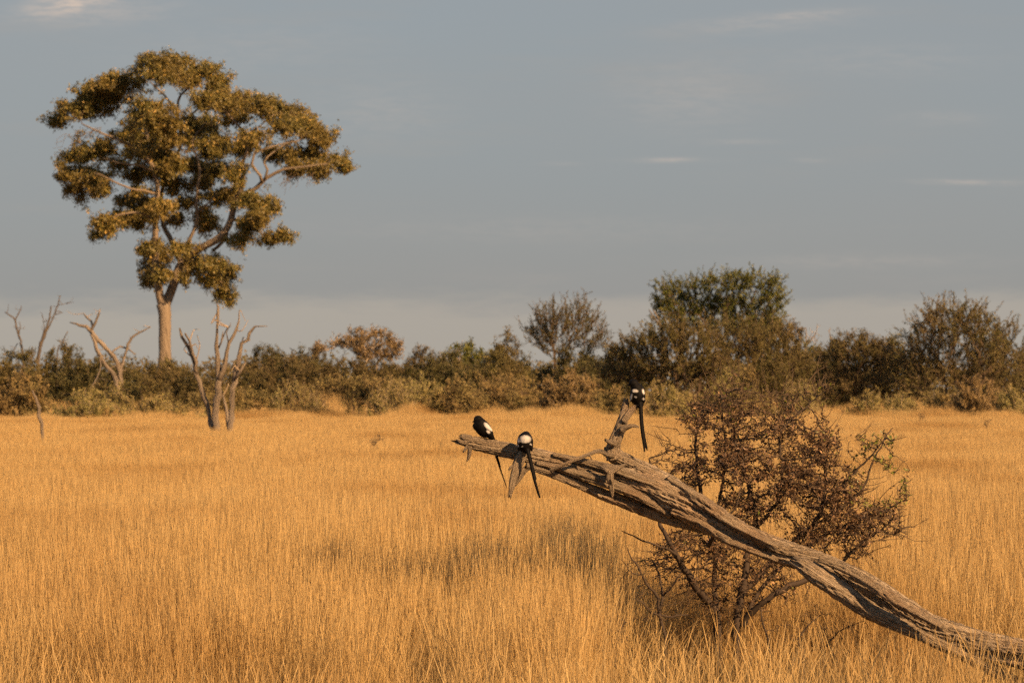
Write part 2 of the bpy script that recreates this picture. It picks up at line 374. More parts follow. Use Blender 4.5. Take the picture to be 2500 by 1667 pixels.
# ------------------------------------------------------------------ grass field (stuff)
def grass_mat():
    m, N, L = newmat('dry_golden_grass')
    at = nd_(N, 'ShaderNodeAttribute', attribute_name='tint')
    c = ramp(N, L, at.outputs['Fac'], [(0, (.23, .15, .064)), (.35, (.385, .268, .118)), (.75, (.51, .365, .166)), (1, (.61, .46, .225))])
    oi = N.new('ShaderNodeObjectInfo')
    c = mixc(N, L, .30, c, ramp(N, L, oi.outputs['Random'], [(0, (.80, .72, .64)), (.5, (1, 1, 1)), (.8, (1.0, .93, .82)), (1, (.9, .72, .58))]), 'MULTIPLY')
    g = N.new('ShaderNodeNewGeometry'); t = N.new('ShaderNodeTexNoise'); t.inputs['Scale'].default_value = .33; t.inputs['Detail'].default_value = 4
    mp = N.new('ShaderNodeMapping'); mp.inputs['Scale'].default_value = (1, .45, 0); L.new(g.outputs['Position'], mp.inputs[0]); L.new(mp.outputs[0], t.inputs['Vector'])
    c = mixc(N, L, .75, c, ramp(N, L, t.outputs[0], [(.32, (.64, .53, .42)), (.50, (1, 1, 1)), (.75, (1.0, .97, .92))]), 'MULTIPLY')
    b = N.new('ShaderNodeBsdfDiffuse')
    tr = N.new('ShaderNodeBsdfTranslucent'); mx = N.new('ShaderNodeMixShader'); mx.inputs[0].default_value = .4
    o = N.new('ShaderNodeOutputMaterial')
    L.new(c, b.inputs['Color']); L.new(c, tr.inputs[0]); L.new(b.outputs[0], mx.inputs[1]); L.new(tr.outputs[0], mx.inputs[2]); L.new(mx.outputs[0], o.inputs[0])
    return m
M['grass'] = grass_mat()
M['grass_green'] = leaf_mat('green_grass_blade', [(0, (.10, .08, .03)), (.6, (.20, .15, .055)), (1, (.34, .25, .10))], .3, .6, .2)

def ribbons(mb, base, tipdir, length, bend, w0, w1, rng, seg=4, head=0.0, tint=None):
    """curved tapering strips: base points, unit directions, lengths, bend vectors"""
    n = len(base); t = np.linspace(0, 1, seg + 1)
    C = base[:, None] + tipdir[:, None] * (length[:, None] * t)[..., None] + bend[:, None] * (length[:, None] * t * t)[..., None]
    a = rng.uniform(0, 2 * np.pi, n); side = np.stack([np.cos(a), np.sin(a), np.zeros(n)], -1)
    w = (w0[:, None] * (1 - t) + w1[:, None] * t)
    if head:
        hp = np.exp(-((t - .80) / .17) ** 2); w = w + (head * rng.uniform(.3, 1.3, n))[:, None] * hp
    V = np.stack([C - side[:, None] * w[..., None] * .5, C + side[:, None] * w[..., None] * .5], 2)   # n, seg+1, 2, 3
    b = (np.arange(n) * (seg + 1) * 2)[:, None]; s = (np.arange(seg) * 2)[None, :]
    Q = np.stack([b + s, b + s + 1, b + s + 3, b + s + 2], -1).reshape(-1, 4)
    tt = rng.uniform(0, 1, n) if tint is None else tint
    mb.add(V.reshape(-1, 3), Q, None, np.repeat(tt, (seg + 1) * 2))
PATCH = .56
def make_patch(i, rng, kind):
    """a half-metre patch of stems and leaf blades; kind: near, far or short"""
    mb = MB(); h = PATCH / 2
    def spread(n, clumps, cr, mixin):
        c = rng.uniform(-h, h, (clumps, 2)); k = rng.integers(0, clumps, n); xy = c[k] + rng.normal(0, cr, (n, 2)); u = rng.uniform(0, 1, n) < mixin
        xy[u] = rng.uniform(-h, h, (u.sum(), 2)); out = (xy - c[k]) * (~u)[:, None]; return np.concatenate([xy, np.zeros((n, 1))], 1), out
    if kind != 'short':
        n, wf = (720, .58) if kind == 'near' else (560, .74)
        base, out = spread(n, 10, .055, .68); tilt = rng.normal(0, .05, (n, 2)) + out * .9
        d = unit(np.concatenate([tilt, np.ones((n, 1))], 1)); ln = (.42 + .64 * rng.uniform(0, 1, n) ** .8) * .99
        odd = rng.uniform(0, 1, n) < .04; d[odd] = unit(d[odd] + np.concatenate([rng.normal(0, .30, (odd.sum(), 2)), np.zeros((odd.sum(), 1))], 1))
        bend = np.concatenate([rng.normal(0, .05, (n, 2)) + np.array([[-.02, 0]]), np.full((n, 1), -.015)], 1)
        ribbons(mb, base, d, ln, bend, rng.uniform(.0022, .0036, n) * wf, np.full(n, .0013) * wf, rng, 5 if kind == 'near' else 4, .0030 * wf, rng.uniform(.42, 1, n))
        n = 130 if kind == 'near' else 60; hs = 1.0
    else:
        n = 40; base, out = spread(n, 6, .05, .4); wf = 1.0; hs = .85
        d = unit(np.concatenate([rng.normal(0, .22, (n, 2)), np.ones((n, 1))], 1)); ln = rng.uniform(.3, .72, n)
        ribbons(mb, base, d, ln, rng.normal(0, .10, (n, 3)) * [1, 1, .2], np.full(n, .0024), np.full(n, .0012), rng, 5, .003, rng.uniform(.4, 1, n))
        n = 240
    s0 = sum(len(q) for q in mb.Q)
    base, out = spread(n, 9, .06, .35)
    d = unit(np.concatenate([rng.normal(0, .33, (n, 2)), np.ones((n, 1))], 1)); ln = rng.uniform(.14, .42, n) * hs
    ribbons(mb, base, d, ln, np.concatenate([rng.normal(0, .28, (n, 2)), np.full((n, 1), -.25)], 1), rng.uniform(.0028, .0048, n) * wf, np.full(n, .001), rng, 4, 0, rng.uniform(0, .75, n))
    me = mb.mesh('grass_patch', [M['grass'], M['grass_green']], smooth=False)
    if kind == 'short':
        nq = len(me.polygons); idx = np.zeros(nq, int); idx[s0:] = np.repeat((rng.uniform(0, 1, n) < .5).astype(int), 4)
        me.polygons.foreach_set('material_index', idx)
    return bpy.data.objects.new('grass_patch_%02d' % i, me)
def build_grass():
    rng = np.random.default_rng(11); NN, NF, NS = 9, 7, 6
    tufts = bpy.data.collections.new('grass_patches')
    for i in range(NN + NF + NS): tufts.objects.link(make_patch(i, rng, 'near' if i < NN else 'far' if i < NN + NF else 'short'))
    pts, scl, idx = [], [], []
    def band(d0, d1, sp, margin, far):
        y = d0
        while y < d1:
            hw = .125 * y * 1.04 + margin; n = int(2 * hw / sp)
            x = -hw + (np.arange(n) + rng.uniform(0, 1, n)) * sp; yy = y + rng.uniform(-.5, .5, n) * sp
            for a, b in zip(x, yy):
                v = mnoise.noise(Vector((a * .40, b * .14, 1.3))); v2 = mnoise.noise(Vector((a * 1.4, b * .6, 7.7)))
                px = 1250 + a / b * F
                edge = 23.3 + 1.0 * mnoise.noise(Vector((a * .55, 4.4, 0))) + (3.6 if px > 1520 else 2.0 if px > 1440 else 0) + 1.5 * math.exp(-((px - 980) / 160) ** 2)
                if b > edge + rng.normal(0, .4):
                    h = 1 + .10 * v + .04 * v2 + rng.normal(0, .02)
                    if b < 140 and rng.uniform() < .06 * max(0, -v2): continue
                    if b > 118: h *= 1 + (.45 + rng.uniform(0, .3)) * max(0, mnoise.noise(Vector((a * .8, b * .2, 21.)))) * min(1, (b - 118) / 12)
                    if b > 138: h *= rng.uniform(.7, 1.25) + .35 * v2; tuftgap = rng.uniform() < .45
                    if b > 138 and tuftgap: continue
                    near = min(1.0, max(.0, (b - edge) / 3.5)); h *= .66 + .34 * near; q = rng.uniform(.95, 1.12)
                    pts.append((a, b, 0)); scl.append((q, q, max(.5, h))); idx.append(rng.integers(0, NN) if not far else NN + rng.integers(0, NF))
                else:
                    if rng.uniform() < .14 + .5 * max(0, v2): continue
                    s = rng.uniform(.65, 1.0); pts.append((a, b, 0)); scl.append((1.0, 1.0, s * (.9 + .3 * v))); idx.append(NN + NF + rng.integers(0, NS))
            y += sp
    band(13, 46, .40, 1.8, False); band(46, 160, .44, 6.0, True)
    n = len(pts); me = bpy.data.meshes.new('grass'); me.vertices.add(n); me.vertices.foreach_set('co', np.array(pts, float).ravel())
    a = me.attributes.new('scl', 'FLOAT_VECTOR', 'POINT'); a.data.foreach_set('vector', np.array(scl, float).ravel())
    rot = np.zeros((n, 3)); rot[:, 2] = rng.uniform(0, 6.283, n); rot[:, :2] = rng.normal(0, .03, (n, 2))
    a = me.attributes.new('rot', 'FLOAT_VECTOR', 'POINT'); a.data.foreach_set('vector', rot.ravel())
    a = me.attributes.new('idx', 'INT', 'POINT'); a.data.foreach_set('value', np.array(idx, dtype=np.int32))
    o = bpy.data.objects.new('grass', me); COL.objects.link(o)
    ng = bpy.data.node_groups.new('grass_field', 'GeometryNodeTree')
    ng.interface.new_socket('Geometry', in_out='INPUT', socket_type='NodeSocketGeometry'); ng.interface.new_socket('Geometry', in_out='OUTPUT', socket_type='NodeSocketGeometry')
    N, L = ng.nodes, ng.links
    gi, go = N.new('NodeGroupInput'), N.new('NodeGroupOutput')
    ci = N.new('GeometryNodeCollectionInfo'); ci.inputs['Collection'].default_value = tufts; ci.inputs['Separate Children'].default_value = True; ci.inputs['Reset Children'].default_value = True
    iop = N.new('GeometryNodeInstanceOnPoints'); iop.inputs['Pick Instance'].default_value = True
    def na(nm, t): x = N.new('GeometryNodeInputNamedAttribute'); x.data_type = t; x.inputs['Name'].default_value = nm; return [s for s in x.outputs if s.name == 'Attribute' and s.enabled][0]
    e2r = N.new('FunctionNodeEulerToRotation'); L.new(na('rot', 'FLOAT_VECTOR'), e2r.inputs[0])
    L.new(gi.outputs[0], iop.inputs['Points']); L.new(ci.outputs[0], iop.inputs['Instance']); L.new(na('idx', 'INT'), iop.inputs['Instance Index'])
    L.new(e2r.outputs[0], iop.inputs['Rotation']); L.new(na('scl', 'FLOAT_VECTOR'), iop.inputs['Scale']); L.new(iop.outputs[0], go.inputs[0])
    md = o.modifiers.new('grass_field', 'NODES'); md.node_group = ng
    tag(o, 'tall dry golden grass covering the whole plain', 'grass', kind='stuff')
    print('grass tufts', n)
build_grass()

# ------------------------------------------------------------------ background plants
def blob_points(n, c, r, rng, shell=.5, up=0.0):
    u = unit(rng.normal(size=(n, 3)) + np.array([0, 0, up])); f = (shell + (1 - shell) * rng.uniform(0, 1, n) ** .5)[:, None]
    return np.asarray(c) + u * f * np.asarray(r)
def bush(name, label, cat, px, ytop, hw, d, style, group=None, seed=0, blobs=None):
    """a shrub standing at photograph column px, its top at row ytop, hw pixels half wide, d metres away; blobs: crown lobes (px, py, rx, ry)"""
    rng = np.random.default_rng(seed + int(px) * 7 + int(d)); g = P(px, HOR, d); base = np.array([g.x, g.y, 0.0])
    top = P(px, ytop, d); H = top.z; W = hw * d / F; cx = top.x; s = d / F
    S = STYLES[style]; e = empty(name, tuple(base), label, cat, group)
    A = []; area = 0.0
    if blobs:
        ar = sum(b[2] * b[3] for b in blobs)
        for (bx, by, rx, ry) in blobs:
            q = min(1, abs(bx - px) / hw); c = P(bx, by, d + rng.uniform(-1, 1) * W * .6 * math.sqrt(max(.1, 1 - q * q)))
            A.append(blob_points(max(12, int(S['attr'] * 1.3 * rx * ry / ar)), c, (rx * s, (rx + ry) * .55 * s, ry * s), rng, .25)); area += math.pi * rx * ry * s * s
        area *= .8
    else:
        nl = S['lobes']
        for i in range(nl):
            a = rng.uniform(0, 2*np.pi); q = math.sqrt(rng.uniform(0, 1)); lx, ly = math.cos(a)*q, math.sin(a)*q
            lz = H * (1 - .38 * q**3) * rng.uniform(.62, .86); lr = rng.uniform(.22, .40)
            if rng.uniform() < S['low']: lz = H * rng.uniform(.15, .5)
            A.append(blob_points(S['attr'] // nl, (cx + lx*W*.92, base[1] + ly*W*.6, lz), (W*lr*1.2, W*lr, H*lr*S['vr']), rng, .3))
        area = 2 * W * H * .95
    A = np.concatenate(A); A = A[A[:, 2] > .08]; A[:, 2] = np.minimum(A[:, 2], H)
    seeds, par = [], []; ns = S['stems']; zc = A[:, 2].mean()
    for i in range(ns):
        a = rng.uniform(0, 2*np.pi); q = rng.uniform(.1, .6); p0 = base + np.array([math.cos(a), math.sin(a), 0]) * .12 * W; p1 = np.array([cx + math.cos(a)*W*q, base[1] + math.sin(a)*W*q, zc * rng.uniform(.55, .85)])
        last = -1
        for k in range(6):
            t = k / 5; pt = p0 + (p1 - p0) * t; pt[2] = p1[2] * t; pt = pt + rng.normal(0, .04 * W, 3) * (k > 0); pt[2] = max(pt[2], 0)
            seeds.append(pt); par.append(last); last = len(seeds) - 1
    st = S['step']
    pos, pa = colonize(np.array(seeds), np.array(par), A, max(W, H) * 1.2, st * 1.15, st, rng, 90, S['jit'], S['bias'], 5000)
    r = pipe(pa, S['tip'], 2.4, .02 * max(W, H) + .02)
    tb = MB(); skeleton_mesh(tb, pos, pa, r, 0, 3, rng)
    # fine twigs sprouting from the thin nodes, each bending over once
    thin = np.where(r < S['tip'] * 3)[0]; thin = thin[pos[thin, 2] > .08 * H]
    m = int(S['sprig'] * len(thin)); src = rng.choice(thin, m)
    out = unit(pos[src] - np.array([cx, base[1], zc * .5])); dr = unit(out * S['out'] + rng.normal(size=(m, 3)) * .55 + np.array([0, 0, S['rise']])); ln = S['sl'] * rng.uniform(.35, 1.35, m)
    mid = pos[src] + dr * (ln * .55)[:, None]; d2 = unit(dr + rng.normal(size=(m, 3)) * .35 + np.array([0, 0, S['arch']])); ends = mid + d2 * (ln * .5)[:, None]
    segs(tb, pos[src], mid, S['tip'], S['tip'] * .8, 3, rng.uniform(0, 1, m)); segs(tb, mid, ends, S['tip'] * .8, S['tip'] * .5, 3, rng.uniform(0, 1, m))
    tb.build('stems', M[S['twig']], e, smooth=False)['kind'] = 'stuff'
    lb = MB(); nlv = int(min(42000, S['cov'] * area * 2.2 / (S['ll'] * S['lw'] * .5)))
    si = rng.integers(0, m, nlv); t = rng.uniform(.05, 1.95, nlv)[:, None]
    pts = np.where(t < 1, pos[src[si]] * (1 - t) + mid[si] * t, mid[si] * (2 - t) + ends[si] * (t - 1)) + rng.normal(0, S['scat'], (nlv, 3))
    clump = rng.normal(0, .16, m)[si]
    leaves(lb, pts, S['ll'], S['lw'], rng, tuple(np.array([0, 0, S['lb']])), .5 + clump + rng.normal(0, .22, nlv), tri=True)
    lb.build('crown', M[S['mat']], e, smooth=False)['kind'] = 'stuff'
    return e
base_style = dict(lobes=16, attr=420, stems=6, step=.17, tip=.008, jit=.35, bias=(0, 0, 0), sprig=2.2, out=.7, rise=.1, arch=-.1, sl=.36, cov=1.9, scat=.05, ll=.085, lw=.048, lb=.1, mat='leaf_olive', twig='twig_brown', low=.35, vr=.7)
def S_(**k): x = dict(base_style); x.update(k); return x
STYLES = {
    'thorn': S_(), 'brown': S_(mat='leaf_brown', sprig=3.0, sl=.32, low=.4, cov=1.9), 'dark': S_(mat='leaf_dark', low=.35, cov=2.2),
    'spray': S_(lobes=18, attr=560, out=1.1, rise=.25, arch=.1, sl=.70, sprig=1.5, scat=.024, ll=.075, lw=.04, jit=.3, tip=.010, mat='leaf_olive', cov=2.3),
    'airy': S_(lobes=10, attr=330, out=1.1, rise=.45, arch=.1, sl=.75, sprig=1.3, scat=.022, ll=.07, lw=.04, tip=.011, mat='leaf_dark', low=.5, cov=1.0),
    'sage': S_(lobes=12, attr=320, stems=9, step=.12, sl=.30, rise=.9, arch=.3, out=.4, sprig=2.6, ll=.07, lw=.04, scat=.03, lb=.8, mat='leaf_sage', twig='twig_pale', low=.45, tip=.006, cov=2.0),
    'tan': S_(lobes=10, attr=280, stems=9, step=.12, sl=.32, rise=1.0, arch=.3, out=.4, sprig=2.6, ll=.07, lw=.04, scat=.028, lb=.8, mat='leaf_tan', twig='twig_pale', low=.4, tip=.006, cov=1.8),
    'sage2': S_(lobes=12, attr=320, stems=9, step=.12, sl=.36, rise=.6, arch=.1, out=.7, sprig=2.4, ll=.075, lw=.042, scat=.03, lb=.3, mat='leaf_pale', twig='twig_brown', low=.45, tip=.006, cov=1.9),
    'sage3': S_(lobes=11, attr=300, stems=9, step=.12, sl=.42, rise=1.2, arch=.4, out=.3, sprig=2.6, ll=.07, lw=.038, scat=.025, lb=.9, mat='leaf_sage', twig='twig_pale', low=.3, tip=.006, cov=1.5),
    'pale': S_(lobes=18, attr=560, sl=.55, out=1.0, rise=.1, arch=-.1, sprig=1.6, mat='leaf_pale', twig='twig_brown', low=.5, scat=.03, ll=.075, lw=.04, cov=1.9),
    'green': S_(mat='leaf_green', ll=.10, lw=.06, low=.3), 'acacia': S_(lobes=30, attr=900, stems=7, step=.18, mat='leaf_green', sprig=1.8, sl=.55, out=.9, rise=.1, arch=.0, low=.12, vr=.30, ll=.08, lw=.043, cov=2.3, scat=.03),
    'bare': S_(lobes=10, attr=300, cov=.12, sprig=2.6, sl=.42, rise=.5, out=.9, mat='leaf_brown', twig='twig_pale', low=.1, tip=.009, stems=3),
    'dome': S_(lobes=24, attr=620, stems=8, step=.24, sl=.38, sprig=2.4, ll=.13, lw=.07, mat='leaf_dome', twig='twig_pale', low=0., vr=.42, tip=.016, scat=.06, cov=2.6),
}
def build_plants():
    G1, G2, G3 = 'thornbushes along the edge of the grass', 'low grey-green shrubs at the grass edge', 'trees on the skyline'
    B = [  # name, label, category, px, ytop, hw, d, style, group
        ('thornbush', 'dark green thornbush at the far left edge under the bare snags', 'bush', 60, 852, 150, 174, 'thorn', G1),
        ('thornbush', 'olive thornbush between the bare snags and the dead forked tree', 'bush', 205, 862, 110, 172, 'dark', G1),
        ('thornbush', 'thornbush around the foot of the tall tree trunk', 'bush', 395, 862, 105, 178, 'thorn', G1),
        ('thornbush', 'rounded olive thornbush in front of the dead forked tree', 'bush', 330, 925, 120, 147, 'thorn', G1),
        ('thornbush', 'brown thornbush behind the many-stemmed dead tree', 'bush', 540, 858, 110, 174, 'brown', G1),
        ('thornbush', 'brown rounded thornbush right of the many-stemmed dead tree', 'bush', 690, 866, 110, 170, 'brown', G1),
        ('thornbush', 'wide brown thornbush below the left side of the domed tree', 'bush', 815, 872, 110, 166, 'brown', G1),
        ('thornbush', 'dark brown thornbush below the right side of the domed tree', 'bush', 945, 885, 100, 163, 'brown', G1),
        ('thornbush', 'dark thornbush below the bare grey tree', 'bush', 1065, 880, 85, 160, 'dark', G1),
        ('thornbush', 'olive thornbush right of the bright green bush', 'bush', 1185, 838, 95, 166, 'thorn', G1),
        ('thornbush', 'knobbly olive bush with a raised round top beside the airy thorn tree', 'bush', 1245, 812, 50, 176, 'thorn', G1),
        ('thornbush', 'dark shaded bush under the airy thorn tree', 'bush', 1385, 836, 115, 160, 'dark', G1),
        ('thornbush', 'dark bush between the airy thorn tree and the flat-topped acacia', 'bush', 1500, 822, 80, 164, 'dark', G1),
        ('thornbush', 'broad olive thornbush in front of the flat-topped acacia, left of its middle', 'bush', 1640, 800, 135, 150, 'spray', G1),
        ('thornbush', 'broad olive thornbush in front of the flat-topped acacia, right of its middle', 'bush', 1835, 800, 130, 154, 'spray', G1),
        ('thornbush', 'russet-topped thornbush at the right foot of the flat-topped acacia', 'bush', 1900, 772, 60, 172, 'brown', G1),
        ('thornbush', 'rounded brown thornbush left of the spiky thornbush', 'bush', 2085, 800, 105, 158, 'brown', G1),
        ('thornbush', 'small thornbush wedged between the round brown bush and the spiky thornbush', 'bush', 2185, 808, 60, 164, 'thorn', G1),
        ('spiky_thornbush', 'large spiky thornbush with long arching sprays near the right edge', 'bush', 2330, 742, 165, 156, 'spray', G1),
        ('thornbush', 'olive thornbush cut off by the right edge of the picture', 'bush', 2500, 800, 110, 162, 'spray', G1),
        ('domed_tree', 'distant domed tree with a fan of pale trunks on the skyline', 'tree', 880, 806, 98, 236, 'dome', G3),
        ('domed_tree', 'small dark tufted tree on the skyline right of the many-stemmed dead tree', 'tree', 652, 838, 38, 225, 'dark', G3),
        ('bare_tree', 'bare greyish tree on the skyline beside the bright green bush', 'tree', 1085, 828, 52, 205, 'bare', G3),
        ('green_bush', 'bright green leafy bush beside the bare greyish tree', 'bush', 1145, 832, 50, 192, 'green', G3),
        ('thorn_tree', 'airy half-bare thorn tree with thin twigs against the sky', 'tree', 1378, 740, 105, 176, 'airy', G3),
        ('green_bush', 'small bright green bush below the little dead tree on the skyline', 'bush', 1968, 848, 62, 190, 'green', G3),
        ('thornbush', 'distant scrub bush on the skyline left of the domed tree', 'bush', 770, 850, 45, 240, 'brown', G3),
        ('thornbush', 'distant rounded bush between the domed tree and the bare greyish tree', 'bush', 1030, 848, 40, 240, 'brown', G3),
        ('thornbush', 'dark olive thornbush under the little dead tree on the skyline', 'bush', 1985, 858, 75, 176, 'dark', G1),
        ('thornbush', 'dark olive bush filling the gap under the thin bent stick', 'bush', 2020, 838, 60, 182, 'thorn', G1),
        ('thornbush', 'olive bush low between the airy thorn tree and its right neighbour', 'bush', 1455, 856, 70, 168, 'thorn', G1),
        ('thornbush', 'dark bush behind the bright green bush and the bare greyish tree', 'bush', 1110, 862, 90, 185, 'dark', G1),
        ('thornbush', 'dark olive thornbush left of the brown bush under the domed tree', 'bush', 745, 862, 80, 178, 'dark', G1),
        # low shrubs
        ('low_shrub', 'pale green low shrub at the left edge behind the lone stump', 'shrub', 60, 935, 100, 143, 'sage', G2),
        ('low_shrub', 'low green shrub between the lone stump and the dead forked tree', 'shrub', 205, 962, 70, 141, 'sage', G2),
        ('low_shrub', 'low green shrub just left of the many-stemmed dead tree', 'shrub', 430, 958, 65, 142, 'sage', G2),
        ('low_shrub', 'low green shrub just right of the many-stemmed dead tree', 'shrub', 640, 952, 75, 142, 'sage', G2),
        ('low_shrub', 'low green shrub one clump further right of the many-stemmed dead tree', 'shrub', 725, 962, 50, 143, 'sage', G2),
        ('low_shrub', 'small green shrub below the domed tree at the grass edge', 'shrub', 880, 966, 62, 142, 'sage', G2),
        ('dry_shrub', 'reddish tan dry weeds left of the small green shrub below the domed tree', 'shrub', 795, 955, 55, 146, 'tan', G2),
        ('tall_shrub', 'tall tan-green feathery shrub behind the leftmost bird', 'shrub', 1030, 926, 75, 144, 'sage', G2),
        ('tall_shrub', 'green shrub right of the tall tan-green feathery shrub', 'shrub', 1135, 945, 60, 143, 'sage', G2),
        ('pale_thornbush', 'pale olive thornbush with arching twigs between the birds', 'bush', 1330, 900, 140, 141, 'pale', G1),
        ('dry_shrub', 'orange-tan dry shrub above the pale olive thornbush', 'shrub', 1400, 884, 75, 149, 'tan', G2),
        ('low_shrub', 'low sage shrub just right of the topmost bird', 'shrub', 1625, 940, 65, 142, 'sage', G2),
        ('low_shrub', 'low sage shrub behind the left top of the brown-leaved bush', 'shrub', 1730, 922, 75, 145, 'sage', G2),
        ('low_shrub', 'low sage shrub behind the right top of the brown-leaved bush', 'shrub', 1850, 925, 75, 144, 'sage', G2),
        ('low_shrub', 'small sage shrub under the rounded brown thornbush', 'shrub', 1950, 950, 55, 142, 'sage', G2),
        ('low_shrub', 'small sage shrub under the left side of the spiky thornbush', 'shrub', 2260, 950, 55, 142, 'sage', G2),
        ('dry_shrub', 'tan feathery shrub under the spiky thornbush near the right edge', 'shrub', 2400, 928, 75, 142, 'tan', G2),
        ('low_shrub', 'low green shrub at the foot of the rounded olive thornbush', 'shrub', 320, 972, 75, 139, 'sage', G2),
        ('low_shrub', 'low green shrub hidden behind the many-stemmed dead tree', 'shrub', 535, 958, 70, 143, 'sage', G2),
        ('low_shrub', 'low green shrub left of the tall tan-green feathery shrub', 'shrub', 960, 955, 55, 142, 'sage', G2),
        ('low_shrub', 'low shrub directly left of the topmost bird', 'shrub', 1500, 950, 60, 143, 'sage', G2),
        ('low_shrub', 'low dull shrub below the gap between the round brown bush and the spiky thornbush', 'shrub', 2165, 962, 70, 142, 'sage', G2),
        ('low_shrub', 'low shrub at the right edge under the cut-off thornbush', 'shrub', 2485, 958, 45, 143, 'sage', G2),
    ]
    BL = {2330: [(2330,800,90,50),(2270,830,70,60),(2400,815,80,50),(2340,880,140,70),(2240,910,80,60),(2430,900,90,70),(2330,770,70,36),(2300,950,120,45),(2420,950,100,45)],
          1378: [(1320,800,42,42),(1365,785,40,46),(1425,780,45,42),(1350,835,75,38),(1440,835,50,35)],
          880: [(868,812,17,11),(898,819,28,14),(934,821,30,14),(962,845,25,17),(907,848,50,18),(836,839,30,15),(865,838,30,17),(952,868,25,15),(794,852,28,10),(901,866,40,12)],
          1640: [(1640,830,90,36),(1570,870,80,40),(1680,880,110,50),(1600,925,95,40),(1520,905,60,40),(1720,925,90,40)],
          1835: [(1790,830,80,36),(1870,832,70,40),(1830,890,110,50),(1925,900,60,45),(1850,940,110,35)],
          2085: [(2090,848,75,42),(2050,890,65,60),(2130,880,65,60),(2090,945,95,40)]}
    for i, (n, l, c, px, yt, hw, d, st, g) in enumerate(B):
        if st == 'sage': st = ('sage', 'sage2', 'sage3', 'sage2', 'sage')[i % 5]; yt += (i * 53) % 19 - 20
        bush(n, l, c, px, yt, hw * 1.15, d - (4 + (i * 37) % 12 if st[:4] in ('sage', 'tan') else 0), st, g, seed=i, blobs=BL.get(px))
    bush('flat_topped_acacia', 'large flat-topped green acacia standing above the thornbushes', 'tree', 1745, 668, 160, 166, 'acacia', G3, seed=77, blobs=[(1628,705,30,30),(1650,740,48,36),(1690,712,50,26),(1745,700,56,26),(1805,694,56,24),(1862,702,44,26),(1880,745,36,40),(1650,775,50,34),(1725,752,56,32),(1800,752,60,34),(1870,790,50,34),(1720,795,70,30),(1800,800,70,30)])
build_plants()

def build_far_scrub():
    rng = np.random.default_rng(5); mb = MB(); n = 60000
    x = rng.uniform(-55, 55, n); y = rng.uniform(205, 300, n); h = np.array([2.9 + 1.1 * mnoise.noise(Vector((a * .16, b * .05, 2.0))) + .7 * mnoise.noise(Vector((a * .6, b * .2, 4.0))) for a, b in zip(x, y)]) * (y / 230)
    z = h * rng.uniform(0.02, 1, n) ** .6
    leaves(mb, np.stack([x, y, z], -1), .30, .17, rng, (0, 0, .2), .5 + rng.normal(0, .25, n), tri=True)
    tag(mb.build('far_scrub', M['leaf_brown'], smooth=False), 'distant brown scrub closing the view behind the bushes', 'scrub', kind='stuff')
build_far_scrub()

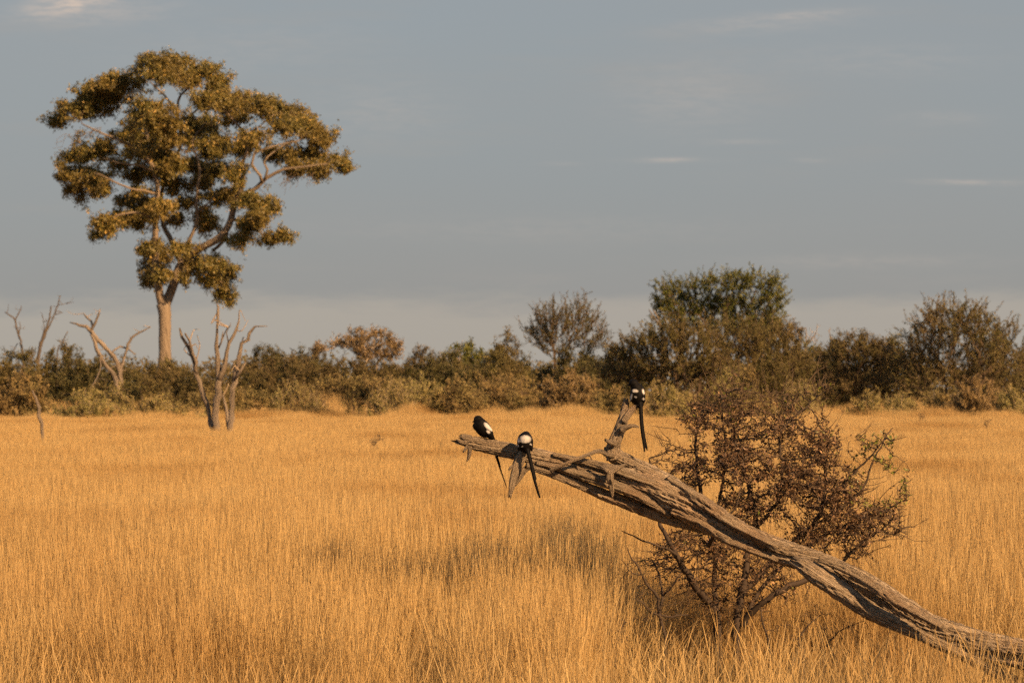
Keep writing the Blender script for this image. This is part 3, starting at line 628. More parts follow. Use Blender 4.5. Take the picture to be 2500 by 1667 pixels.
# ------------------------------------------------------------------ tall tree
def crop_pt(cx, cy, ox, oy, s): return ox + cx / s, oy + cy / s
def build_big_tree():
    D = 210.0; rng = np.random.default_rng(3); px2m = D / F; g = P(403, HOR, D)
    e = empty('tall_tree', (g.x, g.y, 0), 'tall spreading tree with layered golden-green crown and pale forked trunk', 'tree')
    limbs = [  # (px, py, r px, depth m)
        [(404, 1030, 24, 0), (402, 900, 17, 0), (402, 864, 16, 0), (402, 814, 15, 0), (402, 769, 16, 0), (400, 742, 18, 0)],
        [(400, 748, 15, 0), (390, 722, 10, -.2), (386, 695, 9.5, -.3), (380, 640, 8.5, -.5), (378, 590, 8, -.6), (380, 530, 7, -.6), (386, 480, 6, -.4), (372, 405, 5, -.6), (335, 367, 4.2, -.9), (291, 342, 3.4, -1.2), (246, 325, 2.4, -1.4), (200, 303, 1.5, -1.6)],
        [(400, 748, 15, 0), (416, 716, 11.5, .2), (427, 686, 11, .3), (437, 655, 11, .4), (450, 634, 11, .4)],
        [(446, 645, 9, .4), (430, 616, 7.5, 1.0), (413, 576, 6.5, 1.4), (399, 550, 6, 1.8), (395, 470, 5, 2.0), (420, 400, 4.2, 2.0), (442, 350, 4, 1.6), (433, 270, 3.6, 1.0), (441, 232, 3, .8), (474, 210, 2, .6)],
        [(433, 275, 3, 1.0), (404, 236, 2.6, 1.4), (366, 200, 1.6, 1.6)],
        [(448, 636, 9, .4), (466, 622, 9.5, .0), (497, 603, 9.5, -.5), (540, 577, 9, -1.0), (565, 533, 8.5, -1.2), (577, 485, 7, -1.4), (619, 464, 5.4, -1.8), (650, 436, 4.6, -2.1), (694, 414, 3.4, -2.4), (745, 407, 2.2, -2.6), (800, 400, 1.2, -2.6)],
        [(520, 612, 4, -.4), (545, 590, 4.5, -.6), (555, 570, 4.5, -.9)],
        [(577, 487, 6, -1.4), (594, 442, 4.4, -1.9), (592, 396, 4, -2.3), (607, 359, 3.8, -2.6), (594, 321, 3.4, -2.6), (553, 276, 2.2, -2.2), (520, 250, 1.4, -2.0)],
        [(640, 445, 4, -2.0), (634, 430, 3.6, -2.6), (615, 400, 3.2, -3.0), (620, 375, 3.0, -3.1), (650, 362, 2.6, -3.1), (685, 352, 2, -3.0), (730, 345, 1.3, -2.8)],
        [(645, 440, 3.4, -2.1), (652, 415, 3, -2.4), (645, 395, 2.6, -2.6), (665, 372, 2.2, -2.6), (700, 350, 1.6, -2.4)],
        [(606, 340, 3, -2.6), (622, 318, 2.2, -2.6), (645, 300, 1.6, -2.5), (670, 280, 1.2, -2.4)],
        [(452, 634, 6, .4), (461, 590, 4.6, .2), (478, 548, 4.4, .0), (480, 483, 3.8, -.3), (487, 402, 3.2, -.5), (470, 350, 2.4, -.5), (500, 300, 1.6, -.4)],
        [(480, 520, 2.6, -.1), (505, 498, 2, -.8), (530, 470, 1.4, -1.2)],
        [(386, 475, 4.4, -.4), (360, 468, 3.2, -1.2), (322, 461, 2.8, -1.9), (275, 441, 2.2, -2.4), (230, 420, 1.3, -2.6)],
        [(378, 420, 4, -.5), (345, 405, 3, -1.6), (300, 400, 2.2, -2.1), (250, 385, 1.4, -2.3)],
        [(380, 540, 4, -.6), (340, 520, 3, -1.4), (290, 525, 2.2, -1.8), (240, 550, 1.4, -2.0)],
        [(443, 650, 4, .3), (462, 664, 3, -.4), (500, 668, 2.2, -.9), (540, 690, 1.4, -1.1)],
        [(565, 535, 5, -1.2), (600, 545, 3, -1.6), (640, 570, 2, -1.8), (690, 580, 1.2, -1.9)],
        [(436, 300, 3.2, 1.1), (480, 270, 2.4, .4), (530, 230, 1.6, .2)],
        [(372, 405, 4, -.6), (360, 330, 3, -.2), (340, 270, 2.2, .2), (300, 220, 1.4, .3)],
    ]
    tb = MB(); seeds, par, srad = [], [], []
    for i, l in enumerate(limbs):
        C, R = tube(tb, [P(x, y, D + z) for x, y, r, z in l], [r * px2m for x, y, r, z in l], .30 if i else .25, 10 if i < 3 else 7, seed=i + 1, flute=.16 if i < 6 else .08, wob=.05 if i > 5 else .02)
        last = -1
        for c, r in zip(C, R): seeds.append(c); par.append(last); last = len(seeds) - 1
    cl = [(720,110,140,60),(850,100,90,60),(760,180,120,50),(980,150,120,60),(1080,220,100,70),(930,210,100,50),
        (550,210,100,60),(430,230,110,60),(330,300,100,70),(470,290,120,70),(250,370,100,60),(140,440,80,45),(350,380,120,60),
        (700,390,130,80),(780,470,110,80),(620,450,90,60),(560,540,80,70),(700,560,110,80),(800,560,80,70),(640,630,100,60),(740,650,90,60),
        (930,480,90,60),(1040,470,80,70),(1080,560,70,60),(1030,620,100,70),(920,560,60,50),
        (1000,330,90,50),(1130,330,100,60),(1230,330,110,70),(1340,350,80,60),(1430,380,100,70),(1540,430,100,70),(1620,480,90,70),(1700,550,80,70),(1480,480,100,60),(1180,420,90,50),
        (1230,600,90,70),(1300,560,80,60),(1420,640,70,60),(1520,650,90,60),(1640,640,90,50),(1560,720,90,50),(1680,740,80,50),(1800,680,80,50),(1840,720,40,40),
        (310,640,120,60),(230,660,60,50),(420,610,90,50),(200,740,80,60),(330,780,130,70),(260,850,70,50),(380,850,90,50),(480,700,60,40),
        (620,760,80,60),(740,740,80,60),(850,720,90,70),(960,720,90,60),(1080,740,80,70),(1190,760,70,60),(840,820,100,60),(1000,820,90,70),(1090,890,70,50),(620,860,60,40),
        (560,920,80,50),(650,960,110,70),(760,960,90,80),(850,1030,60,40),(540,1020,120,60),(430,1060,90,50),(380,1110,60,40),(620,1040,80,40),(900,940,50,40),
        (1180,880,70,60),(1280,920,110,60),(1370,950,70,60),(1330,1020,100,60),(1250,1060,90,60),(1040,1050,80,70),(1010,990,50,40),(1220,1140,70,50),(1380,1140,50,40),(1480,1130,80,45),
        (690,1190,70,60),(740,1250,80,80),(700,1330,60,70),(760,1360,60,60),(690,1400,40,40),(880,1200,60,50),(960,1290,80,60),(1080,1300,90,60),(1140,1350,60,60),(1020,1380,80,50),(1130,1440,60,50),(1150,1490,40,40),(900,1370,30,30)]
    S = 2.412; att, lp, lt, tw = [], [], [], []
    for (cx, cy, rx, ry) in cl:
        px, py = 80 + cx / S, 110 + cy / S; q = min(1, math.hypot((px - 460) / 370, (py - 400) / 330))
        dep = rng.uniform(-1, 1) * (4.6 * (1 - q * q) + .7)
        if 1180 < cx < 1500 and 560 < cy < 760: dep = rng.uniform(-.2, 2.4)
        c = np.array(P(px, py, D + dep)); r = np.array([rx / S * px2m, (rx + ry) * .55 / S * px2m, ry / S * px2m])
        nsub = max(10, int(25 * r[0] * r[2] / .4)); tone = rng.normal(0, .08); r = r * np.array([1.27, 1.25, 1.05])
        for _ in range(nsub):
            sc = c + unit(rng.normal(size=3)) * r * rng.uniform(.15, .95); att.append(sc)
            for _ in range(4):
                dr = unit(rng.normal(size=3) + np.array([0, 0, .25])); ln = rng.uniform(.18, .46); n = rng.integers(14, 28); t = rng.uniform(.2, 1, n)[:, None]
                tw.append((sc, sc + dr * ln)); p = sc + dr * ln * t + rng.normal(0, .085, (n, 3)); lp.append(p)
                lt.append(.45 + tone + rng.normal(0, .10) + rng.normal(0, .2, n) + (rng.uniform(0, 1, n) < .07) * .5)
    att = np.array(att)
    pos, pa = colonize(np.array(seeds), np.array(par), att, 4.0, .32, .28, rng, 80, .2, (0, 0, .05), 9000)
    n0 = len(seeds); r = pipe(pa, .009, 2.2, .06); sk = MB(); skeleton_mesh(sk, pos, pa, r, n0, 4, rng)
    tip = np.where(is_tip(pa))[0]; src = rng.choice(np.arange(n0, len(pos)), 2600); dr = unit(rng.normal(size=(2600, 3))); segs(sk, pos[src], pos[src] + dr * rng.uniform(.12, .4, (2600, 1)), .006, .004, 3)
    segs(sk, [q[0] for q in tw], [q[1] for q in tw], .007, .004, 3)
    # bare twigs hanging out under the crown at the left and right
    for (x, y, zz) in ((215, 330, -1.5), (190, 325, -1.6), (165, 335, -1.6), (240, 318, -1.4), (720, 430, -2.6), (760, 430, -2.6), (700, 435, -2.5)):
        for k in range(5):
            p0 = np.array(P(x + rng.uniform(-10, 10), y - 8, D + zz)); p1 = p0 + np.array([rng.uniform(-.5, .3), rng.uniform(-.3, .3), -rng.uniform(.1, .7)]); p2 = p1 + np.array([rng.uniform(-.5, .2), 0, -rng.uniform(0, .4)])
            segs(sk, [p0, p1], [p1, p2], .012, .006, 3)
    nn = np.arange(n0, len(pos)); sx = rng.choice(nn, 2300)
    for q in pos[sx]:
        dr = unit(rng.normal(size=3) * [1.3, 1.3, .5] + np.array([0, 0, .1])); ln = rng.uniform(.25, .6); n = rng.integers(8, 20); t = rng.uniform(.2, 1, n)[:, None]
        segs(sk, [q], [q + dr * ln], .007, .004, 3); lp.append(q + dr * ln * t + rng.normal(0, .075, (n, 3))); lt.append(.45 + rng.normal(0, .12) + rng.normal(0, .2, n) + (rng.uniform(0, 1, n) < .07) * .5)
    tr = tb.build('trunk', M['bark'], e); sk.build('branches', M['twig_brown'], e, smooth=False)['kind'] = 'stuff'
    lb = MB(); lp = np.concatenate(lp); lt = np.concatenate(lt); leaves(lb, lp, .155, .075, rng, (0, 0, -.75), lt)
    lb.build('crown', M['leaf_tree'], e, smooth=False)['kind'] = 'stuff'; print('tree leaves', len(lp), 'nodes', len(pos))
build_big_tree()

# ------------------------------------------------------------------ dead trees and stump
def dead(name, label, cat, d, limbs, mat, baseno=0, k=9, step=.12, twigs=0, seed=1, group=None):
    g = P(limbs[0][0][0], HOR, d); e = empty(name, (g.x, g.y, 0), label, cat, group); s = d / F; rng = np.random.default_rng(seed)
    tw = MB(); mb = MB()
    for i, l in enumerate(limbs):
        pts = [P(x, y, d + (q[0] if q else 0)) for x, y, r, *q in l]; rad = [r * s * (.72 if mat == 'snag' else .86) for x, y, r, *q in l]
        if i in (baseno if isinstance(baseno, tuple) else (baseno,)): pts.insert(0, Vector((pts[0].x, pts[0].y, -.05))); rad.insert(0, rad[0] * 1.15)
        mb = MB(); C, R = tube(mb, pts, rad, step, k, seed=seed * 10 + i, flute=.40, crack=.16, twist=1.2, jag=(0, 1.6), wob=.06)
        mb.build('trunk' if i == 0 else 'limb', M[mat], e)
        for _ in range(twigs):
            j = rng.integers(len(C) // 2, len(C)); p0 = C[j]; p1 = p0 + unit(rng.normal(size=3) * [1, .6, .6] + [0, 0, .5]) * rng.uniform(.1, .4); p2 = p1 + unit(rng.normal(size=3) + [0, 0, .3]) * rng.uniform(.08, .3)
            tw = MB(); tube(tw, [p0, p1, p2], [.014, .010, .005], .06, 4, seed=j); tw.build('twig', M['twig_pale' if mat == 'dead' else 'twig_brown'], e, smooth=False)
dead('dead_tree', 'bare many-stemmed dead tree standing in the grass below the tall tree', 'dead tree', 84.0, [
    [(528, 1064, 11), (528, 1007, 10.5), (531, 963, 10.5), (536, 924, 9.5), (530, 888, 6.5), (531, 847, 5.5), (528, 820, 4), (530, 799, 4), (530, 763, 4.6), (531, 745, 3.8), (526, 739, 1.5)],
    [(536, 926, 8, -.05), (551, 882, 6.2, -.1), (560, 841, 5.6, -.1), (571, 820, 5, -.1), (583, 781, 3, -.1)],
    [(521, 1061, 9, .15), (509, 1019, 6.5, .2), (497, 966, 7, .25), (482, 918, 7, .3), (470, 876, 6, .3), (458, 847, 5, .3), (446, 823, 4, .3), (439, 800, 2, .3)],
    [(482, 912, 5, .3), (477, 885, 4.5, .2), (464, 847, 4, .2), (455, 815, 2.5, .2)],
    [(562, 1060, 10, -.1), (565, 1007, 8, -.1), (565, 963, 7.2, -.1), (574, 918, 7, -.1), (583, 873, 6, -.1), (595, 841, 6, -.1), (613, 814, 5.2, -.1), (622, 799, 3.2, -.1), (634, 795, 2, -.1), (649, 796, 1, -.1)],
    [(572, 926, 5, -.15), (586, 906, 4.6, -.2), (597, 882, 3, -.25)],
    [(559, 1040, 6, .1), (557, 1013, 5, .2), (551, 987, 4, .3), (545, 967, 2, .3)],
    [(558, 836, 2, -.1), (555, 814, 1.4, -.15), (565, 787, 1, -.2)],
    [(533, 850, 3, 0), (539, 832, 2.2, -.05), (543, 815, 1.6, -.1)],
], 'dead', (0, 2, 4), twigs=2, seed=2)
dead('dead_tree', 'leaning forked dead tree rising from the bushes left of the tall trunk', 'dead tree', 150.0, [
    [(294, 948, 9), (295, 924, 8), (286, 888, 7.5), (277, 868, 7), (253, 844, 6.5), (232, 823, 6.5), (217, 802, 6), (202, 796, 4.2), (185, 790, 3), (170, 786, 1.5)],
    [(285, 940, 7, -.2), (262, 897, 6.5, -.3), (244, 865, 6, -.3), (232, 838, 5, -.2), (224, 815, 3, -.1)],
    [(219, 808, 4.4, 0), (229, 793, 4, -.1), (241, 769, 3, -.2), (246, 754, 1.6, -.2)],
    [(226, 797, 3.2, .1), (223, 784, 3, .1), (213, 772, 2.4, .1), (205, 765, 1.8, .1)],
    [(296, 905, 4.5, .2), (304, 870, 3.6, .4), (313, 841, 3.6, .4), (327, 820, 3, .4), (342, 811, 2.5, .4), (365, 801, 1.4, .4)],
    [(246, 866, 2.4, -.4), (243, 906, 2, -.6), (223, 948, 1.6, -.8), (210, 974, 1, -.8)],
    [(272, 862, 3, .2), (292, 848, 2.4, .5), (310, 852, 2.2, .6), (330, 862, 1.6, .6)],
], 'dead', (0, 1), twigs=2, seed=3)
dead('bare_snag', 'thin bare snag with a forked top at the far left edge', 'dead tree', 206.0, [
    [(56, 880, 4.4), (50, 832, 3.8), (42, 808, 3.3), (36, 780, 3), (24, 770, 2.3), (14, 762, 1.5)],
    [(37, 783, 2.4), (45, 764, 2), (53, 752, 1.2)], [(46, 815, 2), (49, 796, 1.4), (47, 785, 1)], [(30, 868, 2), (38, 845, 1.6), (44, 838, 1)]], 'snag', 0, 7, twigs=2, seed=4, group='bare snags')
dead('bare_snag', 'taller dark bare snag with two thin upright arms near the left edge', 'dead tree', 204.0, [
    [(94, 875, 6.4), (104, 829, 5.4), (113, 799, 4.2), (121, 775, 3.2), (126, 748, 2)],
    [(106, 828, 4), (117, 800, 3), (127, 782, 2.7), (138, 755, 2.2), (143, 738, 1.8), (146, 722, 1.2)],
    [(142, 745, 1.3), (152, 743, 1.1), (163, 742, .8)], [(133, 768, 1.3), (143, 767, 1.2), (152, 763, .8)], [(109, 805, 1.6), (106, 785, 1.1), (104, 770, .8)]], 'snag', 0, 7, twigs=3, seed=5, group='bare snags')
dead('bare_snag', 'short leaning bare stick between the dark snag and the forked dead tree', 'dead tree', 207.0, [[(140, 862, 2.4), (148, 842, 2.2), (158, 824, 2), (166, 808, 1.4)]], 'snag', 0, 6, seed=6, group='bare snags')
dead('stump', 'lone thin grey stump standing in the grass at the left', 'stump', 74.0, [[(102, 1078, 5), (104, 1052, 5), (101, 1025, 5.2), (95, 994, 4.8), (88, 974, 4.2), (83, 962, 3.4), (81, 955, 2.4)]], 'dead', 0, 10, step=.06, seed=7)
dead('bare_tree', 'little leafless tree with pinkish twigs on the skyline right of the acacia', 'dead tree', 200.0, [
    [(1968, 880, 3), (1967, 846, 2.6), (1969, 826, 1.8), (1968, 800, 1)], [(1967, 846, 2), (1958, 828, 1.6), (1950, 812, 1.2), (1943, 803, .8)], [(1968, 844, 2.2), (1982, 828, 1.8), (1992, 815, 1.4), (1996, 800, .9)], [(1970, 836, 1.2), (1976, 824, 1.0), (1990, 822, .7)]], 'dead', 0, 6, step=.2, twigs=4, seed=8)
dead('bare_snag', 'thin bent bare stick on the skyline left of the rounded brown thornbush', 'dead tree', 196.0, [[(2026, 865, 2), (2030, 838, 1.6), (2026, 820, 1.3), (2024, 808, 1.1), (2028, 798, .8)]], 'dead', 0, 6, step=.2, twigs=2, seed=9, group='bare snags')
dead('bare_snag', 'two pale broken sticks rising at the left side of the flat-topped acacia', 'dead tree', 164.0, [[(1615, 815, 2.6), (1606, 790, 2.4), (1596, 775, 2.2), (1583, 757, 1.6)], [(1612, 800, 2.2), (1606, 775, 2), (1595, 756, 1.4)]], 'dead', 0, 6, step=.2, seed=10, group='bare snags')

# ------------------------------------------------------------------ fallen tree (the birds' perch)
LD = 25.0
def build_log():
    s = LD / F; g = P(2420, HOR, 24.2)
    e = empty('fallen_tree', (g.x, g.y, 0), 'weathered twisted fallen tree trunk sloping up out of the grass under the birds', 'fallen tree')
    def limb(name, pts, k, step, seed, flute=.2, crack=.12, twist=1.6, jag=(0, 0), mat='log', **kw):
        mb = MB(); tube(mb, [P(x, y, LD + (q[0] if q else 0)) for x, y, r, *q in pts], [r * s for x, y, r, *q in pts], step, k, seed=seed, flute=flute, crack=crack, twist=twist, jag=jag, **kw)
        return mb.build(name, M[mat], e)
    # trunk: from the ground at the right to the broken tip at the left
    limb('trunk', [(2760, 1668, 36, -1.2), (2620, 1628, 36, -.95), (2500, 1597, 34, -.75), (2375, 1567, 32, -.6), (2265, 1530, 32, -.5), (2192, 1482, 31, -.42), (2125, 1433, 27, -.36), (2058, 1396, 24, -.3), (1991, 1370, 26, -.24), (1924, 1352, 29, -.2), (1835, 1318, 31, -.15),
         (1750, 1277, 35, -.1), (1680, 1236, 38, -.06), (1600, 1196, 33, -.03), (1530, 1173, 29, 0), (1459, 1153, 26, 0), (1387, 1135, 23, 0), (1318, 1117, 21, 0), (1272, 1106, 20, 0), (1206, 1092, 18, 0), (1160, 1082, 17, 0), (1124, 1073, 12, 0)], 88, .012, 1, .24, .26, 1.3, jag=(0, 2.2), cfreq=4.4, fl_freq=1.9)
    limb('limb', [(1700, 1238, 30, -.04), (1640, 1192, 31, .0), (1590, 1160, 25, .03), (1548, 1136, 20, .05), (1515, 1120, 20, .05), (1497, 1105, 20, .05), (1493, 1088, 17, .05)], 60, .010, 2, .26, .28, 1.5, cfreq=4.2, fl_freq=1.9)
    limb('limb', [(1760, 1300, 14, .0), (1700, 1282, 15, .01), (1640, 1264, 16, .01), (1587, 1246, 16, .01), (1516, 1222, 14, .0), (1458, 1200, 13, -.01), (1400, 1175, 12, -.02), (1344, 1154, 10, -.03), (1308, 1142, 9, -.04), (1284, 1136, 8, -.05)], 40, .012, 3, .3, .26, 2.0)
    limb('limb', [(1938, 1368, 12, -.30), (1962, 1380, 22, -.33), (1995, 1403, 25, -.36), (2058, 1446, 22, -.40), (2125, 1490, 20, -.45), (2180, 1516, 18, -.5), (2260, 1553, 17, -.55), (2400, 1618, 17, -.65), (2480, 1665, 16, -.7)], 48, .012, 4, .3, .24, 1.6, jag=(1.8, 0), cfreq=3.6)
    # inner strands that give the split, ropy look
    limb('strand', [(1660, 1218, 12, -.09), (1600, 1184, 12, -.09), (1530, 1156, 11, -.08), (1470, 1138, 9, -.07), (1410, 1124, 8, -.06), (1350, 1110, 6, -.05)], 28, .011, 5, .36, .3, 2.2)
    limb('strand', [(1640, 1258, 10, -.05), (1560, 1211, 12, -.07), (1490, 1182, 12, -.07), (1420, 1160, 11, -.06), (1350, 1139, 8, -.05), (1310, 1130, 6, -.05)], 28, .011, 6, .36, .3, 2.2)
    limb('strand', [(1900, 1338, 10, -.28), (1830, 1300, 13, -.25), (1760, 1256, 15, -.2), (1690, 1208, 14, -.13), (1630, 1168, 10, -.06)], 28, .011, 7, .36, .32, 2.2)
    limb('strand', [(1900, 1366, 8, -.24), (1840, 1342, 11, -.22), (1770, 1312, 13, -.18), (1700, 1270, 12, -.14), (1640, 1246, 9, -.1)], 28, .011, 8, .36, .32, 2.2)
    limb('strand', [(2300, 1530, 10, -.72), (2230, 1488, 13, -.64), (2150, 1440, 12, -.56), (2080, 1396, 10, -.46), (2000, 1362, 8, -.38)], 28, .011, 9, .36, .32, 2.2)
    # upright forked branch the topmost bird sits on
    limb('upright_branch', [(1500, 1122, 20, .04), (1496, 1096, 18, .04), (1502, 1074, 15, .03), (1509, 1056, 14.5, .03), (1516, 1038, 14, .02), (1523, 1016, 12, .02), (1526, 998, 9.5, .03), (1527, 984, 8, .03), (1528, 974, 4.5, .03)], 32, .008, 10, .24, .2, 3, jag=(0, 1.8))
    limb('fork', [(1522, 1030, 8, -.01), (1532, 1016, 8.5, -.01), (1543, 1001, 7.5, 0), (1555, 990, 6, 0)], 20, .008, 11, .2, .16, 3, jag=(0, .8))
    limb('spur', [(1518, 1050, 9, -.02), (1529, 1043, 7, -.04), (1543, 1039, 5, -.06), (1552, 1040, 4, -.06), (1560, 1043, 2, -.06)], 14, .007, 12, .2, .12, 3)
    limb('spur', [(1502, 1082, 9, -.01), (1490, 1079, 6.5, -.04), (1478, 1074, 4, -.06)], 14, .007, 13, .25, .2, 3, jag=(0, 1.5))
    limb('twig', [(1495, 1112, 7, .0), (1482, 1109, 6, -.06), (1468, 1102, 5.5, -.1), (1456, 1102, 5, -.12), (1430, 1112, 4.6, -.14), (1404, 1122, 4.3, -.15), (1373, 1135, 4.4, -.14), (1344, 1148, 5.5, -.1)], 14, .009, 14, .18, .12, 3)
    limb('spur', [(1438, 1109, 2.6, -.14), (1442, 1116, 1.8, -.15), (1445, 1124, 1, -.15)], 8, .007, 15, .1, 0, 0)
    limb('splinter', [(1528, 1133, 3, -.11), (1508, 1143, 5, -.14), (1493, 1152, 9, -.15), (1490, 1165, 9, -.16), (1493, 1180, 8, -.15), (1494, 1196, 6, -.14), (1496, 1214, 1.6, -.13)], 20, .008, 16, .5, .35, 3)
    limb('splinter', [(1452, 1134, 2.4, -.11), (1467, 1139, 4, -.13), (1482, 1146, 6, -.15), (1490, 1156, 7, -.15)], 14, .006, 17, .5, .3, 3)
    limb('stub', [(1280, 1102, 8, -.07), (1268, 1124, 12, -.09), (1262, 1146, 11.5, -.1), (1255, 1168, 9.5, -.1), (1250, 1188, 7.5, -.1), (1245, 1212, 3, -.1)], 26, .009, 18, .32, .22, 2.5, jag=(0, 2.2))
    limb('stub', [(1292, 1138, 8, -.03), (1280, 1148, 8, -.04), (1272, 1162, 7, -.04), (1262, 1178, 4, -.05), (1254, 1190, 1.6, -.06)], 18, .009, 19, .3, .2, 2.5)
    limb('spur', [(1256, 1136, 4, -.1), (1248, 1140, 4, -.11), (1242, 1147, 2.4, -.11)], 10, .006, 20, .3, .1, 2)
    limb('splinter', [(1154, 1086, 6, -.01), (1147, 1098, 5.5, -.02), (1146, 1111, 4.6, -.02), (1141, 1125, 2, -.02)], 14, .005, 21, .5, .3, 3, jag=(0, 2))
    limb('splinter', [(1142, 1088, 5, -.02), (1135, 1098, 4, -.03), (1130, 1104, 2, -.03)], 10, .007, 22, .35, .1, 3)
    limb('splinter', [(1150, 1070, 8, .01), (1132, 1064, 6, .01), (1126, 1062, 3, .01)], 14, .007, 23, .35, .2, 3, jag=(0, 2))
    limb('splinter', [(1145, 1080, 7, -.02), (1128, 1079, 5.5, -.03), (1119, 1077, 2.5, -.03)], 14, .007, 24, .35, .2, 3, jag=(0, 2))
build_log()

# ------------------------------------------------------------------ leafy brown bush by the log
def grow_bush(name, label, cat, d0, stems, blobs, step, rng, tip, twig, leaf=None, nleaf=0, ll=.025, lw=.010, fresh=None, spur=0.0, di=.5, dk=.05, jit=.3, bias=(0, 0, .05), ex=2.25):
    s = d0 / F; x0, y0 = stems[0][0][:2]; g = P(x0, HOR, d0); e = empty(name, (g.x, g.y, 0), label, cat)
    mb = MB(); seeds, par = [], []
    for i, l in enumerate(stems):
        pts = [P(x, y, d0 + (q[0] if q else 0)) for x, y, r, *q in l]; rad = [r * s for x, y, r, *q in l]
        if l[0][1] > 1540: pts.insert(0, Vector((pts[0].x, pts[0].y, -.03))); rad.insert(0, rad[0] * 1.1)
        C, R = tube(mb, pts, rad, .03, 8, seed=40 + i, flute=.28, crack=.10, wob=.012)
        last = -1
        for c in C: seeds.append(c); par.append(last); last = len(seeds) - 1
    mb.build('stem', M['bark_dark'], e)
    A = np.concatenate([blob_points(n, P(x, y, d0 + z), (rx * s, rd, ry * s), rng, 0.0) for x, y, rx, ry, z, rd, n in blobs]); A = A[A[:, 2] > .03]
    n0 = len(seeds); pos, pa = colonize(np.array(seeds), np.array(par), A, di, dk, step, rng, 220, jit, bias, 20000)
    r = pipe(pa, tip, ex, .009); sk = MB(); skeleton_mesh(sk, pos, pa, r, n0, 4, rng)
    ch = np.arange(n0, len(pos))
    if spur:
        m = int(len(ch) * spur); src = rng.choice(ch, m); dirs = unit(rng.normal(size=(m, 3))); ends = pos[src] + dirs * rng.uniform(.012, .05, (m, 1)); segs(sk, pos[src], ends, tip * .9, tip * .5, 3, rng.uniform(0, 1, m))
    sk.build('branches', M[twig], e, smooth=False)['kind'] = 'stuff'
    print(name, 'nodes', len(pos))
    return e, pos, pa, n0, ch
def build_fore_bush():
    rng = np.random.default_rng(21); D = 25.75
    stems = [
        [(1796, 1575, 12, 0), (1800, 1500, 11, 0), (1812, 1436, 12, .02), (1820, 1399, 10, .03), (1823, 1356, 9, .05), (1845, 1290, 7, .1), (1832, 1200, 6, .1), (1800, 1110, 5, .1), (1790, 1040, 3, .1)],
        [(1754, 1572, 10, .05), (1748, 1503, 9, .05), (1730, 1471, 9, 0), (1698, 1431, 9, -.1), (1666, 1378, 8, -.15), (1639, 1332, 7, -.15), (1610, 1270, 5, -.1), (1600, 1190, 4, 0), (1585, 1120, 2.5, 0)],
        [(1812, 1440, 9, .02), (1839, 1420, 9, .1), (1857, 1399, 8, .15), (1884, 1370, 7, .2), (1940, 1320, 7, .25), (1982, 1288, 7, .25), (2004, 1239, 6, .25), (2016, 1170, 5, .2), (2000, 1090, 3, .2)],
        [(1812, 1530, 9, -.02), (1830, 1500, 8, -.05), (1865, 1468, 8, -.1), (1905, 1441, 7.5, -.1), (1972, 1413, 7, -.02), (2040, 1380, 5, .1), (2110, 1320, 4, .15), (2170, 1280, 2.5, .15)],
        [(1815, 1520, 6, .05), (1836, 1473, 5.5, .1), (1868, 1425, 5, .2), (1920, 1370, 5, .3), (1990, 1320, 4.5, .35), (2080, 1275, 4, .3), (2150, 1250, 3, .3), (2210, 1220, 2, .3)],
        [(1756, 1560, 8, .08), (1750, 1480, 7, .1), (1743, 1420, 6.5, .15), (1746, 1370, 6, .2), (1738, 1290, 6, .2), (1712, 1200, 5, .2), (1700, 1120, 4, .2), (1705, 1040, 3, .15), (1770, 960, 1.5, .1)],
        [(1738, 1290, 4, .2), (1760, 1200, 4, .25), (1770, 1120, 3.5, .25), (1765, 1020, 2.5, .2), (1768, 940, 1.4, .2)],
        [(1845, 1290, 5, .1), (1900, 1220, 4.5, .0), (1910, 1140, 4, -.1), (1905, 1060, 3, -.1), (1960, 1000, 2, -.05), (2020, 950, 1.2, 0)],
        [(2004, 1239, 4, .25), (2060, 1180, 3.5, .2), (2120, 1120, 2.6, .2), (2160, 1070, 1.5, .2)],
        [(1982, 1290, 4, .25), (2100, 1200, 3, .35), (2130, 1130, 2.4, .35), (2165, 1060, 1.6, .35), (2180, 1045, 1, .35)],
        [(1666, 1378, 4, -.15), (1640, 1345, 3.4, -.3), (1600, 1330, 2.6, -.35), (1560, 1315, 1.8, -.4), (1518, 1295, 1, -.4)],
        [(1730, 1330, 6, -.4), (1745, 1300, 5, -.62), (1752, 1278, 3.6, -.72), (1728, 1255, 2.4, -.78), (1700, 1235, 1.6, -.8)],
        [(1748, 1290, 4, -.68), (1770, 1270, 3.6, -.78), (1795, 1240, 2.6, -.82), (1805, 1205, 1.4, -.82)],
    ]
    S = 2.24
    cb = [(480,280,150,120,150), (680,250,130,150,170), (650,480,230,180,330), (900,320,160,130,190), (950,600,260,200,420), (1130,430,150,180,230), (1200,700,200,200,330), (1300,850,180,150,260), (1450,800,120,120,110), (1560,880,70,80,40),
          (420,560,150,120,170), (720,760,200,120,230), (340,680,80,90,70), (1100,900,180,110,200), (1350,1000,80,60,50), (380,940,130,90,170), (560,1000,160,110,180), (800,1080,160,80,130), (650,1150,170,100,110), (900,1150,120,80,70), (330,700,110,110,130), (450,1180,130,80,80), (560,1280,130,80,70), (760,1270,110,80,60), (280,1050,140,110,90), (950,1230,120,80,50),
          (660,90,90,90,60), (600,150,130,90,60), (720,170,150,90,70), (940,170,130,90,70), (1120,100,110,90,36), (480,200,130,70,50), (1350,400,80,90,30), (1480,450,90,130,45), (1580,640,60,120,40), (250,520,60,80,22), (300,430,70,60,22)]
    blobs = [(1500 + x/S, 900 + y/S, rx/S, ry/S, .10,   .16 + .42 * min(1, rx / 230), int(n * 1.9)) for x, y, rx, ry, n in cb]
